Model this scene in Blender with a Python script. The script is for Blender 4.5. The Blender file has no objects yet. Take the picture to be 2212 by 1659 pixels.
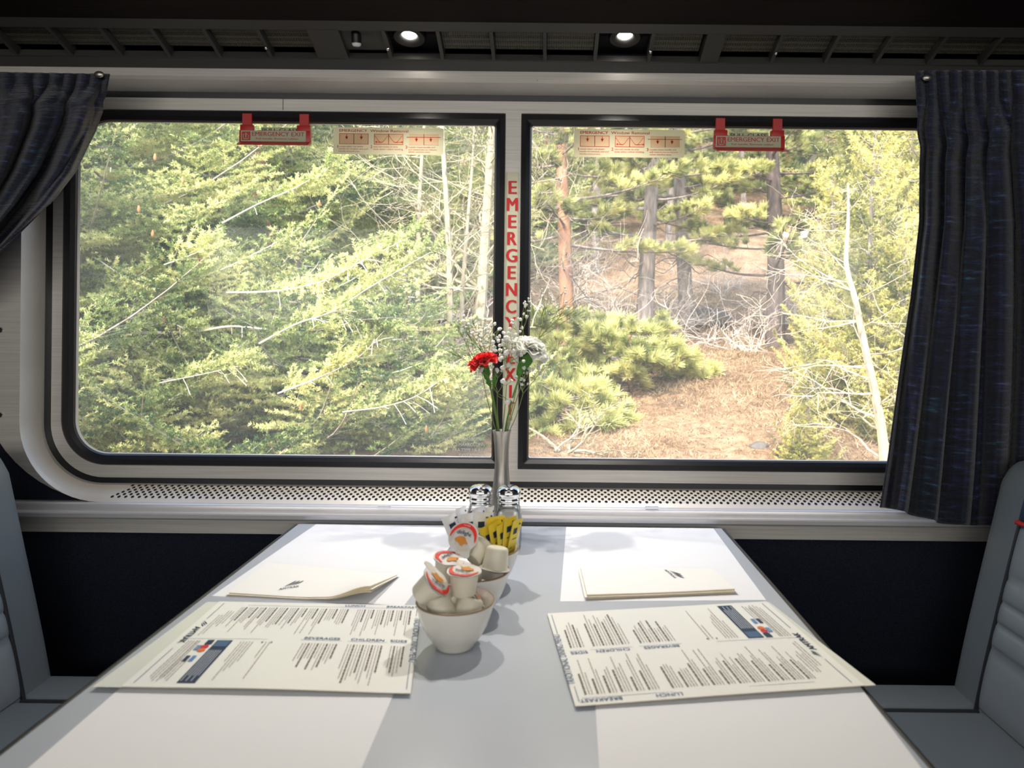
import bpy, bmesh, math, random
import numpy as np
from mathutils import Vector, Matrix, Euler
PI = math.pi
C = bpy.context.scene.collection
SC = bpy.context.scene
RND = random.Random(11)
# ---------------------------------------------------------------- camera mapping
F, VX, VY, ROLL, ZC, ZT = 1534.0, 1186.0, 711.0, 0.0105, 1.094, 0.74
H = ZC - ZT
def ab(px, py):
    u, v = px - VX, py - VY
    return u + v * ROLL, v - u * ROLL
def W(a, b, Y): return Vector((a * Y / F, Y, ZC - b * Y / F))
def P(px, py, Y):
    a, b = ab(px, py)
    return W(a, b, Y)
def T(px, py, dz=0.0):
    a, b = ab(px, py)
    Y = F * (H - dz) / b
    return Vector((a * Y / F, Y, ZT + dz))

# ---------------------------------------------------------------- materials
def mat(name, col=(.8, .8, .8), rough=.5, metal=0.0, spec=.5, emit=None, estr=0, trans=0.0, coat=0.0, sheen=0.0):
    m = bpy.data.materials.new(name); m.use_nodes = True
    b = m.node_tree.nodes['Principled BSDF']
    b.inputs['Base Color'].default_value = (*col, 1)
    b.inputs['Roughness'].default_value = rough
    b.inputs['Metallic'].default_value = metal
    b.inputs['Specular IOR Level'].default_value = spec
    b.inputs['Coat Weight'].default_value = coat
    b.inputs['Sheen Weight'].default_value = sheen
    b.inputs['Transmission Weight'].default_value = trans
    if emit:
        b.inputs['Emission Color'].default_value = (*emit, 1)
        b.inputs['Emission Strength'].default_value = estr
    return m
def N(m, t, **kw):
    n = m.node_tree.nodes.new(t)
    for k, v in kw.items(): setattr(n, k, v)
    return n
def L(m, a, b): m.node_tree.links.new(a, b)
def bsdf(m): return m.node_tree.nodes['Principled BSDF']
def coords(m, scale=(1, 1, 1), kind='Object'):
    t = N(m, 'ShaderNodeTexCoord'); mp = N(m, 'ShaderNodeMapping')
    mp.inputs['Scale'].default_value = scale
    L(m, t.outputs[kind], mp.inputs['Vector'])
    return mp.outputs['Vector']
def noise(m, vec, scale, detail=3, rough=.55):
    n = N(m, 'ShaderNodeTexNoise')
    n.inputs['Scale'].default_value = scale; n.inputs['Detail'].default_value = detail; n.inputs['Roughness'].default_value = rough
    L(m, vec, n.inputs['Vector'])
    return n.outputs['Fac']
def ramp(m, fac, stops):
    r = N(m, 'ShaderNodeValToRGB')
    e = r.color_ramp.elements
    while len(e) < len(stops): e.new(.5)
    for k, (p, c) in enumerate(stops):
        e[k].position = p; e[k].color = (*c, 1)
    L(m, fac, r.inputs['Fac'])
    return r.outputs['Color']
def bump(m, h, strength=.2, dist=.002):
    b = N(m, 'ShaderNodeBump')
    b.inputs['Strength'].default_value = strength; b.inputs['Distance'].default_value = dist
    L(m, h, b.inputs['Height'])
    L(m, b.outputs['Normal'], bsdf(m).inputs['Normal'])
def colnoise(m, scale, c0, c1, sc=(1, 1, 1), detail=3, lo=.3, hi=.7):
    f = noise(m, coords(m, sc), scale, detail)
    L(m, ramp(m, f, [(lo, c0), (hi, c1)]), bsdf(m).inputs['Base Color'])
    return f

M = {}
M['alu'] = mat('brushed_aluminium', (.46, .45, .43), .45, .35)
colnoise(M['alu'], 6, (.52, .49, .45), (.64, .61, .565), (1, 30, 60))
M['rail'] = mat('rail_aluminium', (.66, .65, .66), .30, .45)
M['reveal'] = mat('window_surround_metal', (.52, .50, .46), .45, .3)
colnoise(M['reveal'], 3, (.68, .64, .58), (.78, .74, .68), (2, 2, 2))
M['hole'] = mat('perforation_dark', (.004, .004, .005), .9)
M['rubber'] = mat('black_rubber', (.006, .006, .008), .38)
M['pale_edge'] = mat('pane_pale_edge', (.75, .72, .66), .5)
M['dark_wall'] = mat('navy_wall_carpet', (.006, .008, .015), .95, spec=.1)
f_ = colnoise(M['dark_wall'], 400, (.010, .012, .020), (.020, .024, .038)); bump(M['dark_wall'], f_, .3, .001)
M['wood'] = mat('dark_wood', (.012, .006, .004), .7, spec=.2)
f_ = colnoise(M['wood'], 14, (.0010, .0004, .0003), (.0075, .0022, .0014), (1, 12, 14), 5); bump(M['wood'], f_, .2, .001)
M['grille'] = mat('grille_grey', (.047, .046, .042), .5)
M['grille_dark'] = mat('grille_dark', (.006, .006, .006), .8)
M['mesh'] = mat('perforated_mesh', (.03, .028, .02), .5)
def mk_mesh():
    m = M['mesh']; v = N(m, 'ShaderNodeTexVoronoi'); v.inputs['Scale'].default_value = 240
    v.inputs['Randomness'].default_value = .15
    L(m, coords(m), v.inputs['Vector'])
    L(m, ramp(m, v.outputs['Distance'], [(.30, (.003, .003, .003)), (.55, (.085, .078, .055))]), bsdf(m).inputs['Base Color'])
mk_mesh()
M['chrome'] = mat('chrome', (.8, .8, .8), .12, 1)
M['steel'] = mat('brushed_steel', (.50, .47, .42), .33, .95)
colnoise(M['steel'], 8, (.42, .39, .35), (.56, .53, .48), (60, 60, 2))
M['lamp'] = mat('lamp_lens', (1, 1, 1), .3, emit=(1, .93, .82), estr=30)
M['white_plastic'] = mat('white_plastic', (.8, .8, .78), .4)
M['black'] = mat('black_plastic', (.008, .008, .008), .45)
M['seat'] = mat('grey_vinyl', (.125, .145, .16), .5, coat=.05)
f_ = noise(M['seat'], coords(M['seat']), 700, 2); bump(M['seat'], f_, .12, .0006)
M['seat_light'] = mat('grey_vinyl_quilted', (.19, .215, .235), .5, coat=.05)
f_ = noise(M['seat_light'], coords(M['seat_light']), 700, 2); bump(M['seat_light'], f_, .12, .0006)
M['seat_blue'] = mat('blue_vinyl', (.012, .030, .06), .5)
M['piping_dark'] = mat('dark_piping', (.008, .010, .014), .6)
M['piping_red'] = mat('red_piping', (.45, .015, .02), .5)
M['table'] = mat('laminate', (.50, .53, .58), .28, spec=.4)
f_ = colnoise(M['table'], 5, (.485, .52, .575), (.525, .56, .615))
M['table_edge'] = mat('table_edge', (.02, .02, .022), .45)
M['paper'] = mat('paper', (.86, .86, .87), .8, spec=.2)
M['napkin'] = mat('napkin_paper', (.90, .885, .84), .85, spec=.2)
f_ = noise(M['napkin'], coords(M['napkin']), 900, 2); bump(M['napkin'], f_, .12, .0005)
M['napkin_edge'] = mat('napkin_layers', (.62, .52, .34), .9, spec=.1)
M['menu'] = mat('menu_paper', (.89, .89, .865), .16, spec=.5)
M['laminate_clear'] = mat('clear_laminate', (.75, .76, .72), .08, spec=.6)
M['ink'] = mat('print_dark', (.17, .145, .115), .7)
M['ink_light'] = mat('print_light', (.42, .39, .34), .7)
M['ink_blue'] = mat('print_blue', (.06, .13, .24), .7)
M['ink_navy'] = mat('print_navy', (.012, .03, .075), .7)
M['ink_white'] = mat('print_white', (.6, .65, .7), .7)
M['ink_orange'] = mat('print_orange', (.8, .16, .03), .6)
M['ink_red'] = mat('print_red', (.60, .012, .02), .6)
M['ink_lblue'] = mat('print_light_blue', (.10, .24, .50), .6)
M['ceramic'] = mat('ceramic', (.68, .655, .60), .22, spec=.5, coat=.2)
M['rim_brown'] = mat('ceramic_rim', (.25, .17, .09), .3)
M['cream'] = mat('creamer_plastic', (.72, .67, .54), .4)
M['foil'] = mat('foil_lid', (.74, .71, .67), .32, .25)
M['lid_red'] = mat('lid_red', (.75, .035, .02), .4)
M['lid_orange'] = mat('lid_orange', (.62, .24, .03), .4)
M['yellow'] = mat('packet_yellow', (.82, .62, .04), .6)
M['packet_white'] = mat('packet_white', (.80, .80, .82), .6)
M['salt'] = mat('salt', (.85, .84, .81), .9)
M['pepper'] = mat('pepper', (.3, .25, .15), .9)
colnoise(M['pepper'], 900, (.09, .07, .04), (.36, .31, .2), detail=1)
M['stem'] = mat('stem_green', (.10, .22, .03), .5)
M['sprig'] = mat('sprig_stem', (.19, .25, .06), .6)
M['leaf'] = mat('leaf_green', (.06, .20, .02), .5)
M['red_petal'] = mat('red_petal', (.78, .010, .008), .55, sheen=.2)
M['white_petal'] = mat('white_petal', (.92, .92, .86), .6)
M['floret'] = mat('floret_white', (.88, .88, .84), .7)
M['red_plastic'] = mat('red_plastic', (.50, .022, .02), .4)
M['label_glow'] = mat('label_cream', (.66, .72, .50), .7)
M['sign'] = mat('sign_cream', (.74, .69, .46), .6)
M['sign_red'] = mat('sign_red', (.62, .035, .015), .6)
M['sign_pink'] = mat('sign_pink', (.86, .62, .40), .6)
M['sticker'] = mat('sticker_cream', (.62, .60, .45), .6)
M['sticker_red'] = mat('sticker_red', (.55, .008, .012), .5)
M['etch'] = mat('etched_white', (.75, .75, .72), .8)
M['room'] = mat('car_interior', (.16, .155, .15), .7)
M['floor'] = mat('car_floor', (.02, .022, .03), .9)
def curtain_mat():
    m = mat('navy_ribbed_cloth', (.008, .012, .03), .75, sheen=.25)
    v = coords(m, (16, 95, 1), 'UV')
    f1 = noise(m, v, 1.0, 4, .7)
    f2 = noise(m, coords(m, (6, 5, 1), 'UV'), 1.6, 2)
    c1 = ramp(m, f1, [(.42, (.0015, .003, .010)), (.56, (.007, .013, .036)), (.63, (.032, .052, .095)), (.72, (.11, .16, .26))])  # brightest stops paint the lit sides of the ribs into the colour
    c2 = ramp(m, f2, [(.35, (.55, 1.05, 1.0)), (.52, (.9, .9, 1.25)), (.68, (1.1, .75, 1.3))])
    mx = N(m, 'ShaderNodeMix', data_type='RGBA', blend_type='MULTIPLY'); mx.inputs['Factor'].default_value = 1
    L(m, c1, mx.inputs[6]); L(m, c2, mx.inputs[7]); L(m, mx.outputs[2], bsdf(m).inputs['Base Color'])
    bump(m, f1, .8, .008)
    return m
M['curtain'] = curtain_mat()
def glass_mat(name, veil, gl, tint=(1, 1, 1)):
    m = bpy.data.materials.new(name); m.use_nodes = True
    nt = m.node_tree; nt.nodes.remove(nt.nodes['Principled BSDF'])
    out = nt.nodes['Material Output']
    tr = N(m, 'ShaderNodeBsdfTransparent'); tr.inputs[0].default_value = (*tint, 1)
    tl = N(m, 'ShaderNodeBsdfTranslucent'); tl.inputs[0].default_value = (1, .98, .93, 1)
    g = N(m, 'ShaderNodeBsdfGlossy'); g.inputs['Roughness'].default_value = .02
    lw = N(m, 'ShaderNodeFresnel'); lw.inputs['IOR'].default_value = 1.45
    m1 = N(m, 'ShaderNodeMixShader'); m2 = N(m, 'ShaderNodeMixShader')
    f = noise(m, coords(m, (1, 1, 1)), 2.5, 3)
    mr = N(m, 'ShaderNodeMapRange'); mr.inputs['To Min'].default_value = veil * .5; mr.inputs['To Max'].default_value = veil * 1.6
    mr.inputs['From Min'].default_value = .3; mr.inputs['From Max'].default_value = .7
    L(m, f, mr.inputs['Value']); L(m, mr.outputs[0], m1.inputs[0])
    L(m, tr.outputs[0], m1.inputs[1]); L(m, tl.outputs[0], m1.inputs[2])
    mu = N(m, 'ShaderNodeMath', operation='MULTIPLY'); mu.inputs[1].default_value = gl
    L(m, lw.outputs[0], mu.inputs[0]); L(m, mu.outputs[0], m2.inputs[0])
    L(m, m1.outputs[0], m2.inputs[1]); L(m, g.outputs[0], m2.inputs[2]); L(m, m2.outputs[0], out.inputs['Surface'])
    return m
M['glass'] = glass_mat('window_glass', .11, .5)
M['jar'] = glass_mat('shaker_glass', .0, .7, (.985, .99, .985))
def sheer(m, w=.35):   # let some daylight through thin petals, papers and signs
    nt = m.node_tree; out = nt.nodes['Material Output']; b = bsdf(m)
    t = N(m, 'ShaderNodeBsdfTranslucent'); mx = N(m, 'ShaderNodeMixShader'); mx.inputs[0].default_value = w
    src = b.inputs['Base Color']
    if src.is_linked: L(m, src.links[0].from_socket, t.inputs[0])
    else: t.inputs[0].default_value = src.default_value
    L(m, b.outputs[0], mx.inputs[1]); L(m, t.outputs[0], mx.inputs[2]); L(m, mx.outputs[0], out.inputs['Surface'])
for k, w in (('white_petal', .5), ('red_petal', .35), ('floret', .35), ('leaf', .35), ('sign', .42), ('label_glow', .25), ('sign_red', .3), ('sign_pink', .45)): sheer(M[k], w)

# ---------------------------------------------------------------- mesh building
_font = {}
def font_geo(s, bold=0.0):
    k = (s, bold)
    if k in _font: return _font[k]
    cu = bpy.data.curves.new('t', 'FONT'); cu.body = s; cu.size = 1; cu.offset = bold; cu.resolution_u = 3
    ob = bpy.data.objects.new('t', cu); C.objects.link(ob)
    bpy.context.view_layer.update()
    me = bpy.data.meshes.new_from_object(ob.evaluated_get(bpy.context.evaluated_depsgraph_get()))
    v = [(q.co.x / .73, q.co.y / .73) for q in me.vertices]; f = [tuple(p.vertices) for p in me.polygons]
    bpy.data.objects.remove(ob); bpy.data.curves.remove(cu); bpy.data.meshes.remove(me)
    w = max((x for x, y in v), default=0)
    _font[k] = (v, f, w)
    return _font[k]
class MB:
    def __init__(s): s.v, s.f, s.m = [], [], []
    def add(s, vs, fs, m=0):
        o = len(s.v); s.v.extend([tuple(q) for q in vs])
        for f in fs: s.f.append(tuple(i + o for i in f)); s.m.append(m)
        return s
    def quad(s, a, b, c, d, m=0): return s.add((a, b, c, d), ((0, 1, 2, 3),), m)
    def box(s, x0, x1, y0, y1, z0, z1, m=0, bev=0.0, seg=2):
        bm = bmesh.new(); bmesh.ops.create_cube(bm, size=1)
        for q in bm.verts: q.co = Vector(((x0 + x1) / 2 + q.co.x * (x1 - x0), (y0 + y1) / 2 + q.co.y * (y1 - y0), (z0 + z1) / 2 + q.co.z * (z1 - z0)))
        if bev > 0: bmesh.ops.bevel(bm, geom=bm.edges[:], offset=bev, segments=seg, affect='EDGES', profile=.5)
        s.bm(bm, m); return s
    def bm(s, bm, m=0, mtx=None):
        bm.verts.index_update()
        s.add([(mtx @ q.co if mtx else q.co) for q in bm.verts], [[q.index for q in f.verts] for f in bm.faces], m); bm.free(); return s
    def grid(s, fn, nu, nv, m=0, flip=False):
        vs = [fn(i / nu, j / nv) for j in range(nv + 1) for i in range(nu + 1)]; fs = []
        for j in range(nv):
            for i in range(nu):
                a = j * (nu + 1) + i; q = (a, a + 1, a + nu + 2, a + nu + 1)
                fs.append(q[::-1] if flip else q)
        return s.add(vs, fs, m)
    def lathe(s, prof, n=32, c=(0, 0, 0), m=0, mfn=None, sq=None):
        vs, k = [], len(prof)
        for r, z in prof:
            for i in range(n):
                t = 2 * PI * i / n; x, y = math.cos(t), math.sin(t); q = 1.0
                if sq: q = 1 / (abs(x) ** sq + abs(y) ** sq) ** (1 / sq)
                vs.append((c[0] + r * x * q, c[1] + r * y * q, c[2] + z))
        o = len(s.v); s.v.extend(vs)
        for j in range(k - 1):
            for i in range(n):
                a, b = j * n + i, j * n + (i + 1) % n
                s.f.append((o + a, o + b, o + b + n, o + a + n)); s.m.append(mfn(j) if mfn else m)
        for j, fl in ((0, True), (k - 1, False)):
            if prof[j][0] > 1e-5:
                q = tuple(o + j * n + i for i in range(n)); s.f.append(q[::-1] if fl else q); s.m.append(mfn(min(j, k - 2)) if mfn else m)
        return s
    def tube(s, pts, r, n=6, m=0, cap=True, closed=False):
        pts = [Vector(p) for p in pts]; k = len(pts)
        rs = r if isinstance(r, (list, tuple)) else [r] * k
        o = len(s.v); u = None
        for i in range(k):
            if closed: d = pts[(i + 1) % k] - pts[i - 1]
            else: d = pts[min(i + 1, k - 1)] - pts[max(i - 1, 0)]
            d = d.normalized() if d.length > 1e-9 else Vector((0, 0, 1))
            if u is None: u = d.orthogonal().normalized()
            u = u - d * u.dot(d); u = u.normalized() if u.length > 1e-6 else d.orthogonal().normalized(); w = d.cross(u)
            for j in range(n):
                t = 2 * PI * j / n; s.v.append(tuple(pts[i] + (u * math.cos(t) + w * math.sin(t)) * rs[i]))
        for i in range(k if closed else k - 1):
            for j in range(n):
                a, b = o + i * n + j, o + i * n + (j + 1) % n; i2 = o + ((i + 1) % k) * n
                s.f.append((a, b, i2 + (j + 1) % n, i2 + j)); s.m.append(m)
        if cap and not closed:
            s.f.append(tuple(o + j for j in range(n))[::-1]); s.m.append(m)
            s.f.append(tuple(o + (k - 1) * n + j for j in range(n))); s.m.append(m)
        return s
    def text(s, t, fn, h, align='L', bold=0.0, m=0, width=None):
        v, f, w = font_geo(t, 0.0)
        sx = h if width is None else width / max(w, 1e-6)
        ox = {'L': 0, 'C': -w * sx / 2, 'R': -w * sx}[align]
        o = Vector(fn(0, 0)); e = h * .5; nn = (Vector(fn(e, 0)) - o).cross(Vector(fn(0, e)) - o).normalized()   # thicken bold strokes with layered copies
        for k, d in enumerate((-bold * h, 0, bold * h) if bold > 0 else (0,)): s.add([Vector(fn(x * sx + ox + d, y * h)) + nn * (6e-5 * k) for x, y in v], f, m)
        return s
    def poly(s, pts, m=0): return s.add(pts, (tuple(range(len(pts))),), m)
    def build(s, name, mats, parent=None, smooth=False, ang=40, org=None, local=False):
        me = bpy.data.meshes.new(name)
        if org is None and parent is not None and not local:
            q = parent; org = Vector((0, 0, 0))
            while q is not None: org = org + q.location; q = q.parent
        o = Vector(org) if org is not None else Vector((0, 0, 0))
        me.from_pydata([(x - o.x, y - o.y, z - o.z) for x, y, z in s.v], [], s.f)
        mats = mats if isinstance(mats, (list, tuple)) else [mats]
        for q in mats: me.materials.append(M[q] if isinstance(q, str) else q)
        me.polygons.foreach_set('material_index', s.m)
        if smooth:
            me.polygons.foreach_set('use_smooth', [True] * len(s.f)); me.set_sharp_from_angle(angle=math.radians(ang))
        me.update()
        ob = bpy.data.objects.new(name, me); C.objects.link(ob)
        if parent is not None: ob.parent = parent
        elif org is not None: ob.location = o
        return ob
def tag(o, label, cat=None, group=None, kind=None):
    o['label'] = label
    if cat: o['category'] = cat
    if group: o['group'] = group
    if kind: o['kind'] = kind
    return o
def thing(name, label, cat, loc=(0, 0, 0), group=None, kind=None):
    o = bpy.data.objects.new(name, None); C.objects.link(o); o.location = loc; o.empty_display_size = .05
    return tag(o, label, cat, group, kind)
def copy_tree(o, parent=None):
    c = o.copy(); C.objects.link(c)
    if parent is not None: c.parent = parent
    for ch in list(o.children): copy_tree(ch, c)
    return c
def bez(pts, n=12):   # Catmull-Rom through the points
    pts = [Vector(p) for p in pts]; q = [pts[0] * 2 - pts[1]] + pts + [pts[-1] * 2 - pts[-2]]; out = []
    for i in range(1, len(q) - 2):
        for k in range(n):
            t = k / n; a, b, c, d = q[i - 1], q[i], q[i + 1], q[i + 2]
            out.append(.5 * ((2 * b) + (c - a) * t + (2 * a - 5 * b + 4 * c - d) * t * t + (3 * b - a - 3 * c + d) * t ** 3))
    out.append(pts[-1]); return out
def lerp_tab(tab, t):
    for (t0, v0), (t1, v1) in zip(tab, tab[1:]):
        if t <= t1:
            k = (t - t0) / (t1 - t0) if t1 > t0 else 0
            return v0 + (v1 - v0) * k
    return tab[-1][1]
def smooth(t): t = max(0, min(1, t)); return t * t * (3 - 2 * t)
# ================================================================ THE RAIL CAR
XL, XR, YB, YF, ZCEIL = -4.0, 4.0, -2.1, 1.325, 2.25
def struct(mb, name, mats, label, **kw):
    o = mb.build(name, mats, **kw); return tag(o, label, kind='structure')
struct(MB().box(XL, XR, YB, YF, -.06, 0), 'floor', 'floor', 'dark carpeted floor of the rail car')
struct(MB().box(XL, XR, YB, YF + .1, ZCEIL, ZCEIL + .06), 'ceiling', 'room', 'plain grey ceiling of the rail car')
struct(MB().box(XL, XR, YB - .06, YB, 0, ZCEIL), 'wall_near', 'room', 'grey inner wall across the aisle')
struct(MB().box(XL - .06, XL, YB, YF, 0, ZCEIL), 'wall_left', 'room', 'grey partition at one end of the car')
struct(MB().box(XR, XR + .06, YB, YF, 0, ZCEIL), 'wall_right', 'room', 'grey partition at the other end of the car')

def rr(l, r, t, b, rad, n=14):
    """four arcs of a rounded rectangle in wall coordinates, clockwise from top-left"""
    out = []
    for (cx, cy, sx, sy, r0, a0) in ((l, t, 1, 1, rad[0], PI), (r, t, -1, 1, rad[1], 1.5 * PI), (r, b, -1, -1, rad[2], 0), (l, b, 1, -1, rad[3], .5 * PI)):
        ox, oy = cx + sx * r0, cy + sy * r0
        out.append([(ox + r0 * math.cos(a0 + .5 * PI * k / n), oy + r0 * math.sin(a0 + .5 * PI * k / n)) for k in range(n + 1)])
    return out
def flat(arcs): return [p for a in arcs for p in a]
def loft(mb, loops, ms):
    """loops: [(list of (a,b), Y)] joined in order"""
    n = len(loops[0][0])
    for k in range(len(loops) - 1):
        A = [W(a, b, loops[k][1]) for a, b in loops[k][0]]; B = [W(a, b, loops[k + 1][1]) for a, b in loops[k + 1][0]]
        m = ms[k] if isinstance(ms, list) else ms
        o = len(mb.v); mb.v.extend(map(tuple, A + B))
        for i in range(n):
            j = (i + 1) % n
            mb.f.append((o + i, o + j, o + n + j, o + n + i)); mb.m.append(m)
YG = 1.365      # plane of the metal window frame
AC = -81.5      # centre line of the window in wall coordinates
def sym(l): return 2 * AC - l
# scale loops given at YG so that a loop at another depth stays where the photo shows it
def loop(l, t, b, rad): return flat(rr(l, sym(l), t, b, [rad] * 4))
Louter = loop(-1142, -539, 383, 172); Lin = loop(-1089, -504.5, 342, 128)
L1 = loop(-1074, -491, 330, 116); L2 = loop(-1052, -465, 303, 98)
Lmid = [(a * .2 + c * .8, b * .2 + d * .8) for (a, b), (c, d) in zip(Lin, Louter)]

# far wall with the window opening
mb = MB(); hole = Lmid; YW = 1.327
n = len(hole) // 4
hl, hr, ht, hb = -1300, sym(-1300), -640, 460
cor = [(hl, ht), (hr, ht), (hr, hb), (hl, hb)]
for k in range(4):
    arc = hole[k * n:(k + 1) * n]; nxt = hole[((k + 1) % 4) * n]
    for i in range(n - 1): mb.add([W(*arc[i], YW), W(*arc[i + 1], YW), W(*cor[k], YW)], [(0, 1, 2)])
    mb.quad(W(*arc[-1], YW), W(*nxt, YW), W(*cor[(k + 1) % 4], YW), W(*cor[k], YW))
pl, pr = W(hl, ht, YW), W(hr, hb, YW)
for x0, x1, z0, z1 in ((XL, pl.x, 0, ZCEIL), (pr.x, XR, 0, ZCEIL), (pl.x, pr.x, pl.z, ZCEIL), (pl.x, pr.x, 0, pr.z)):
    mb.quad((x0, YW, z0), (x1, YW, z0), (x1, YW, z1), (x0, YW, z1))
wall = struct(mb, 'wall_far', 'dark_wall', 'dark navy lower wall of the car under the window ledge')
mb = MB().box(-1.75, 1.75, 1.313, 1.326, W(0, 449, 1.313).z, W(0, 418, 1.313).z)
mb.build('metal_strip', 'alu', wall)

# the window
win = thing('window_1', 'wide rounded two-pane rail car window in a metal surround', None, W(AC, 0, YG)); win['kind'] = 'structure'
mb = MB(); fl = flat(rr(-1235, sym(-1235), -572, 384, [60, 60, 290, 290]))
loft(mb, [(Louter, 1.315), (fl, 1.3165), (fl, 1.3268)], 0)
sc_ = lambda px, py: P(px, py, 1.3155)
mb.build('surround_flange', 'alu', win)
for q in ((3, 713), (2, 896)):
    c = P(*q, 1.3165); b_ = MB()
    b_.add([], []); bm = bmesh.new(); bmesh.ops.create_cone(bm, cap_ends=True, segments=16, radius1=.006, radius2=.0045, depth=.003)
    b_.bm(bm, 0, Matrix.Translation(c + Vector((0, -.0015, 0))) @ Matrix.Rotation(PI / 2, 4, 'X'))
    b_.box(c.x - .0028, c.x + .0028, c.y - .0036, c.y - .003, c.z - .0028, c.z + .0028, 1)
    b_.build('screw', ['chrome', 'black'], win)
# surround (reveal) with the perforated sill
mb = MB(); steps = []
for k in range(7):
    t = k / 6; e = t ** .8
    steps.append(([(a * (1 - t) + c * t, b * (1 - e) + d * e) for (a, b), (c, d) in zip(Louter, Lin)], 1.315 + .05 * t))
loft(mb, steps, 0)
def sill(px, t):  # point on the sloping sill: t 0 front .. 1 back, px measured at the middle of the sill
    Y = 1.315 + .05 * t; b = 383 + (342 - 383) * t ** .8
    x = (px - VX) / F * 1.34
    return Vector((x, Y, ZC - b * Y / F))
for row in range(6):
    t = .20 + .128 * row
    for k in range(125):
        px = 257 + 14.45 * k + (7.2 if row % 2 else 0) + (5 - row) * 0
        if px > 2010 or px < 257 + (row) * 4: continue
        c = sill(px, t); d = (sill(px, t + .03) - sill(px, t - .03)).normalized(); nn = Vector((1, 0, 0)).cross(d)
        if nn.z < 0: nn = -nn
        r = .0029
        mb.poly([c + nn * .0004 + Vector((1, 0, 0)) * r * math.cos(g) + d * r * 1.12 * math.sin(g) for g in [2 * PI * j / 10 for j in range(10)]], 1)
mb.build('window_surround', ['reveal', 'hole'], win, smooth=True, ang=30)
mb = MB(); loft(mb, [(Lin, YG), (L1, YG + .001)], 0); mb.build('gasket', 'rubber', win)
# metal frame: outer ring + mullion
Rl, Rt, Rb = -1052, -465, 303
mb = MB(); loft(mb, [(L1, YG + .001), (L1, YG - .004), (L2, YG - .004), (L2, YG + .01)], 0)
ml, mr_ = -98.5, -64.5
mb.box(W(ml, 0, YG - .004).x, W(mr_, 0, YG - .004).x, YG - .0042, YG + .01, W(0, 306, YG).z, W(0, -468, YG).z, 0)
for a in (-578, -30):   # hairline joints in the head of the frame and surround
    if a == -578: x = W(a, 0, YG).x; mb.box(x - .0004, x + .0004, YG - .0046, YG - .004, W(0, -466, YG).z, W(0, -490, YG).z, 1)
mb.build('frame', ['alu', 'hole'], win, smooth=True, ang=30)
mb = MB(); x = W(-31, 0, 1.34).x
mb.quad(W(-31, -538, 1.3148), W(-30, -538, 1.3148), W(-30, -506, 1.3648), W(-31, -506, 1.3648)); mb.build('joint_line', 'black', win)
def pane(side):
    big, sm = 88, 4
    if side < 0: o = (Rl, ml); g = (-1021, -121.5); ra = lambda r: [r, sm, sm, r]
    else: o = (mr_, sym(Rl)); g = (-41.5, sym(-1021)); ra = lambda r: [sm, r, r, sm]
    t = 1.2
    A = flat(rr(o[0] - t, o[1] + t, Rt - t, Rb + t, ra(98))); B = flat(rr(g[0], g[1], -438.3, 278.5, ra(72)))
    mid = [(a * .5 + c * .5, b * .5 + d * .5) for (a, b), (c, d) in zip(A, B)]
    mb = MB(); loft(mb, [(A, YG - .002), ([(a * .9 + c * .1, b * .9 + d * .1) for (a, b), (c, d) in zip(A, B)], YG - .008), (mid, YG - .012), ([(a * .15 + c * .85, b * .15 + d * .85) for (a, b), (c, d) in zip(A, B)], YG - .006), (B, YG)], 0)
    mb.build('rubber_seal', 'rubber', win, smooth=True, ang=60)
    B2 = flat(rr(g[0], g[1], -438.3, 278.5, ra(72))); s = 6 if side < 0 else 0
    Bi = flat(rr(g[0] + s, g[1] - (0 if side < 0 else 6), -436.5, 276.5, ra(70)))
    mb = MB(); loft(mb, [(B2, YG), (Bi, YG + .002)], 0); mb.build('pane_edge', 'pale_edge', win)
    mb = MB(); mb.poly([W(a, b, YG + .0015) for a, b in B2]); gl = mb.build('glass_pane', 'glass', win)
    return gl
gL = pane(-1); gR = pane(1)
def etched(gl, px, py, lines, h, flip=False):
    c = P(px, py, YG - .0002); mb = MB(); s = -1 if flip else 1
    for k, t in enumerate(lines):
        mb.text(t, lambda x, y: c + Vector((s * x, 0, s * (y - k * h * 1.7))), h, 'C', .01)
    mb.build('etched_text', 'etch', gl)
et = ['D041100100', 'MAKROLON', 'FRA TYPE I & II / 00', 'DOT 1/2023']
etched(gL, 1016, 952, et, .0060); etched(gR, 1188, 955, et[:3], .0055)
etched(gL, 1022, 318, et, .0065, True); etched(gR, 1194, 316, et, .0062, True)

# ledge rail under the window
prof = [(1.326, 380), (1.3145, 383), (1.309, 385), (1.306, 388), (1.305, 391), (1.305, 402), (1.303, 403.5), (1.297, 404.5), (1.293, 406), (1.2915, 409), (1.2915, 417), (1.294, 420.5), (1.314, 420.5)]
mb = MB()
for x0, x1 in ((-1.75, 1.75),):
    A = [Vector((x0, y, ZC - b * y / F)) for y, b in prof]; B = [Vector((x1, p.y, p.z)) for p in A]
    o = len(mb.v); mb.v.extend(map(tuple, A + B)); k = len(prof)
    for i in range(k - 1): mb.f.append((o + i, o + k + i, o + k + i + 1, o + i + 1)); mb.m.append(0)
tr1 = struct(mb, 'trim_1', 'rail', 'two-step bright metal ledge running under the window', smooth=True, ang=25)
for px in (830, 1408):
    c = P(px, 1097, 1.305); MB().box(c.x - .012, c.x + .012, 1.3045, 1.3075, c.z - .001, c.z + .0025, 0, .0008).build('joint_clip', 'chrome', tr1)
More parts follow.
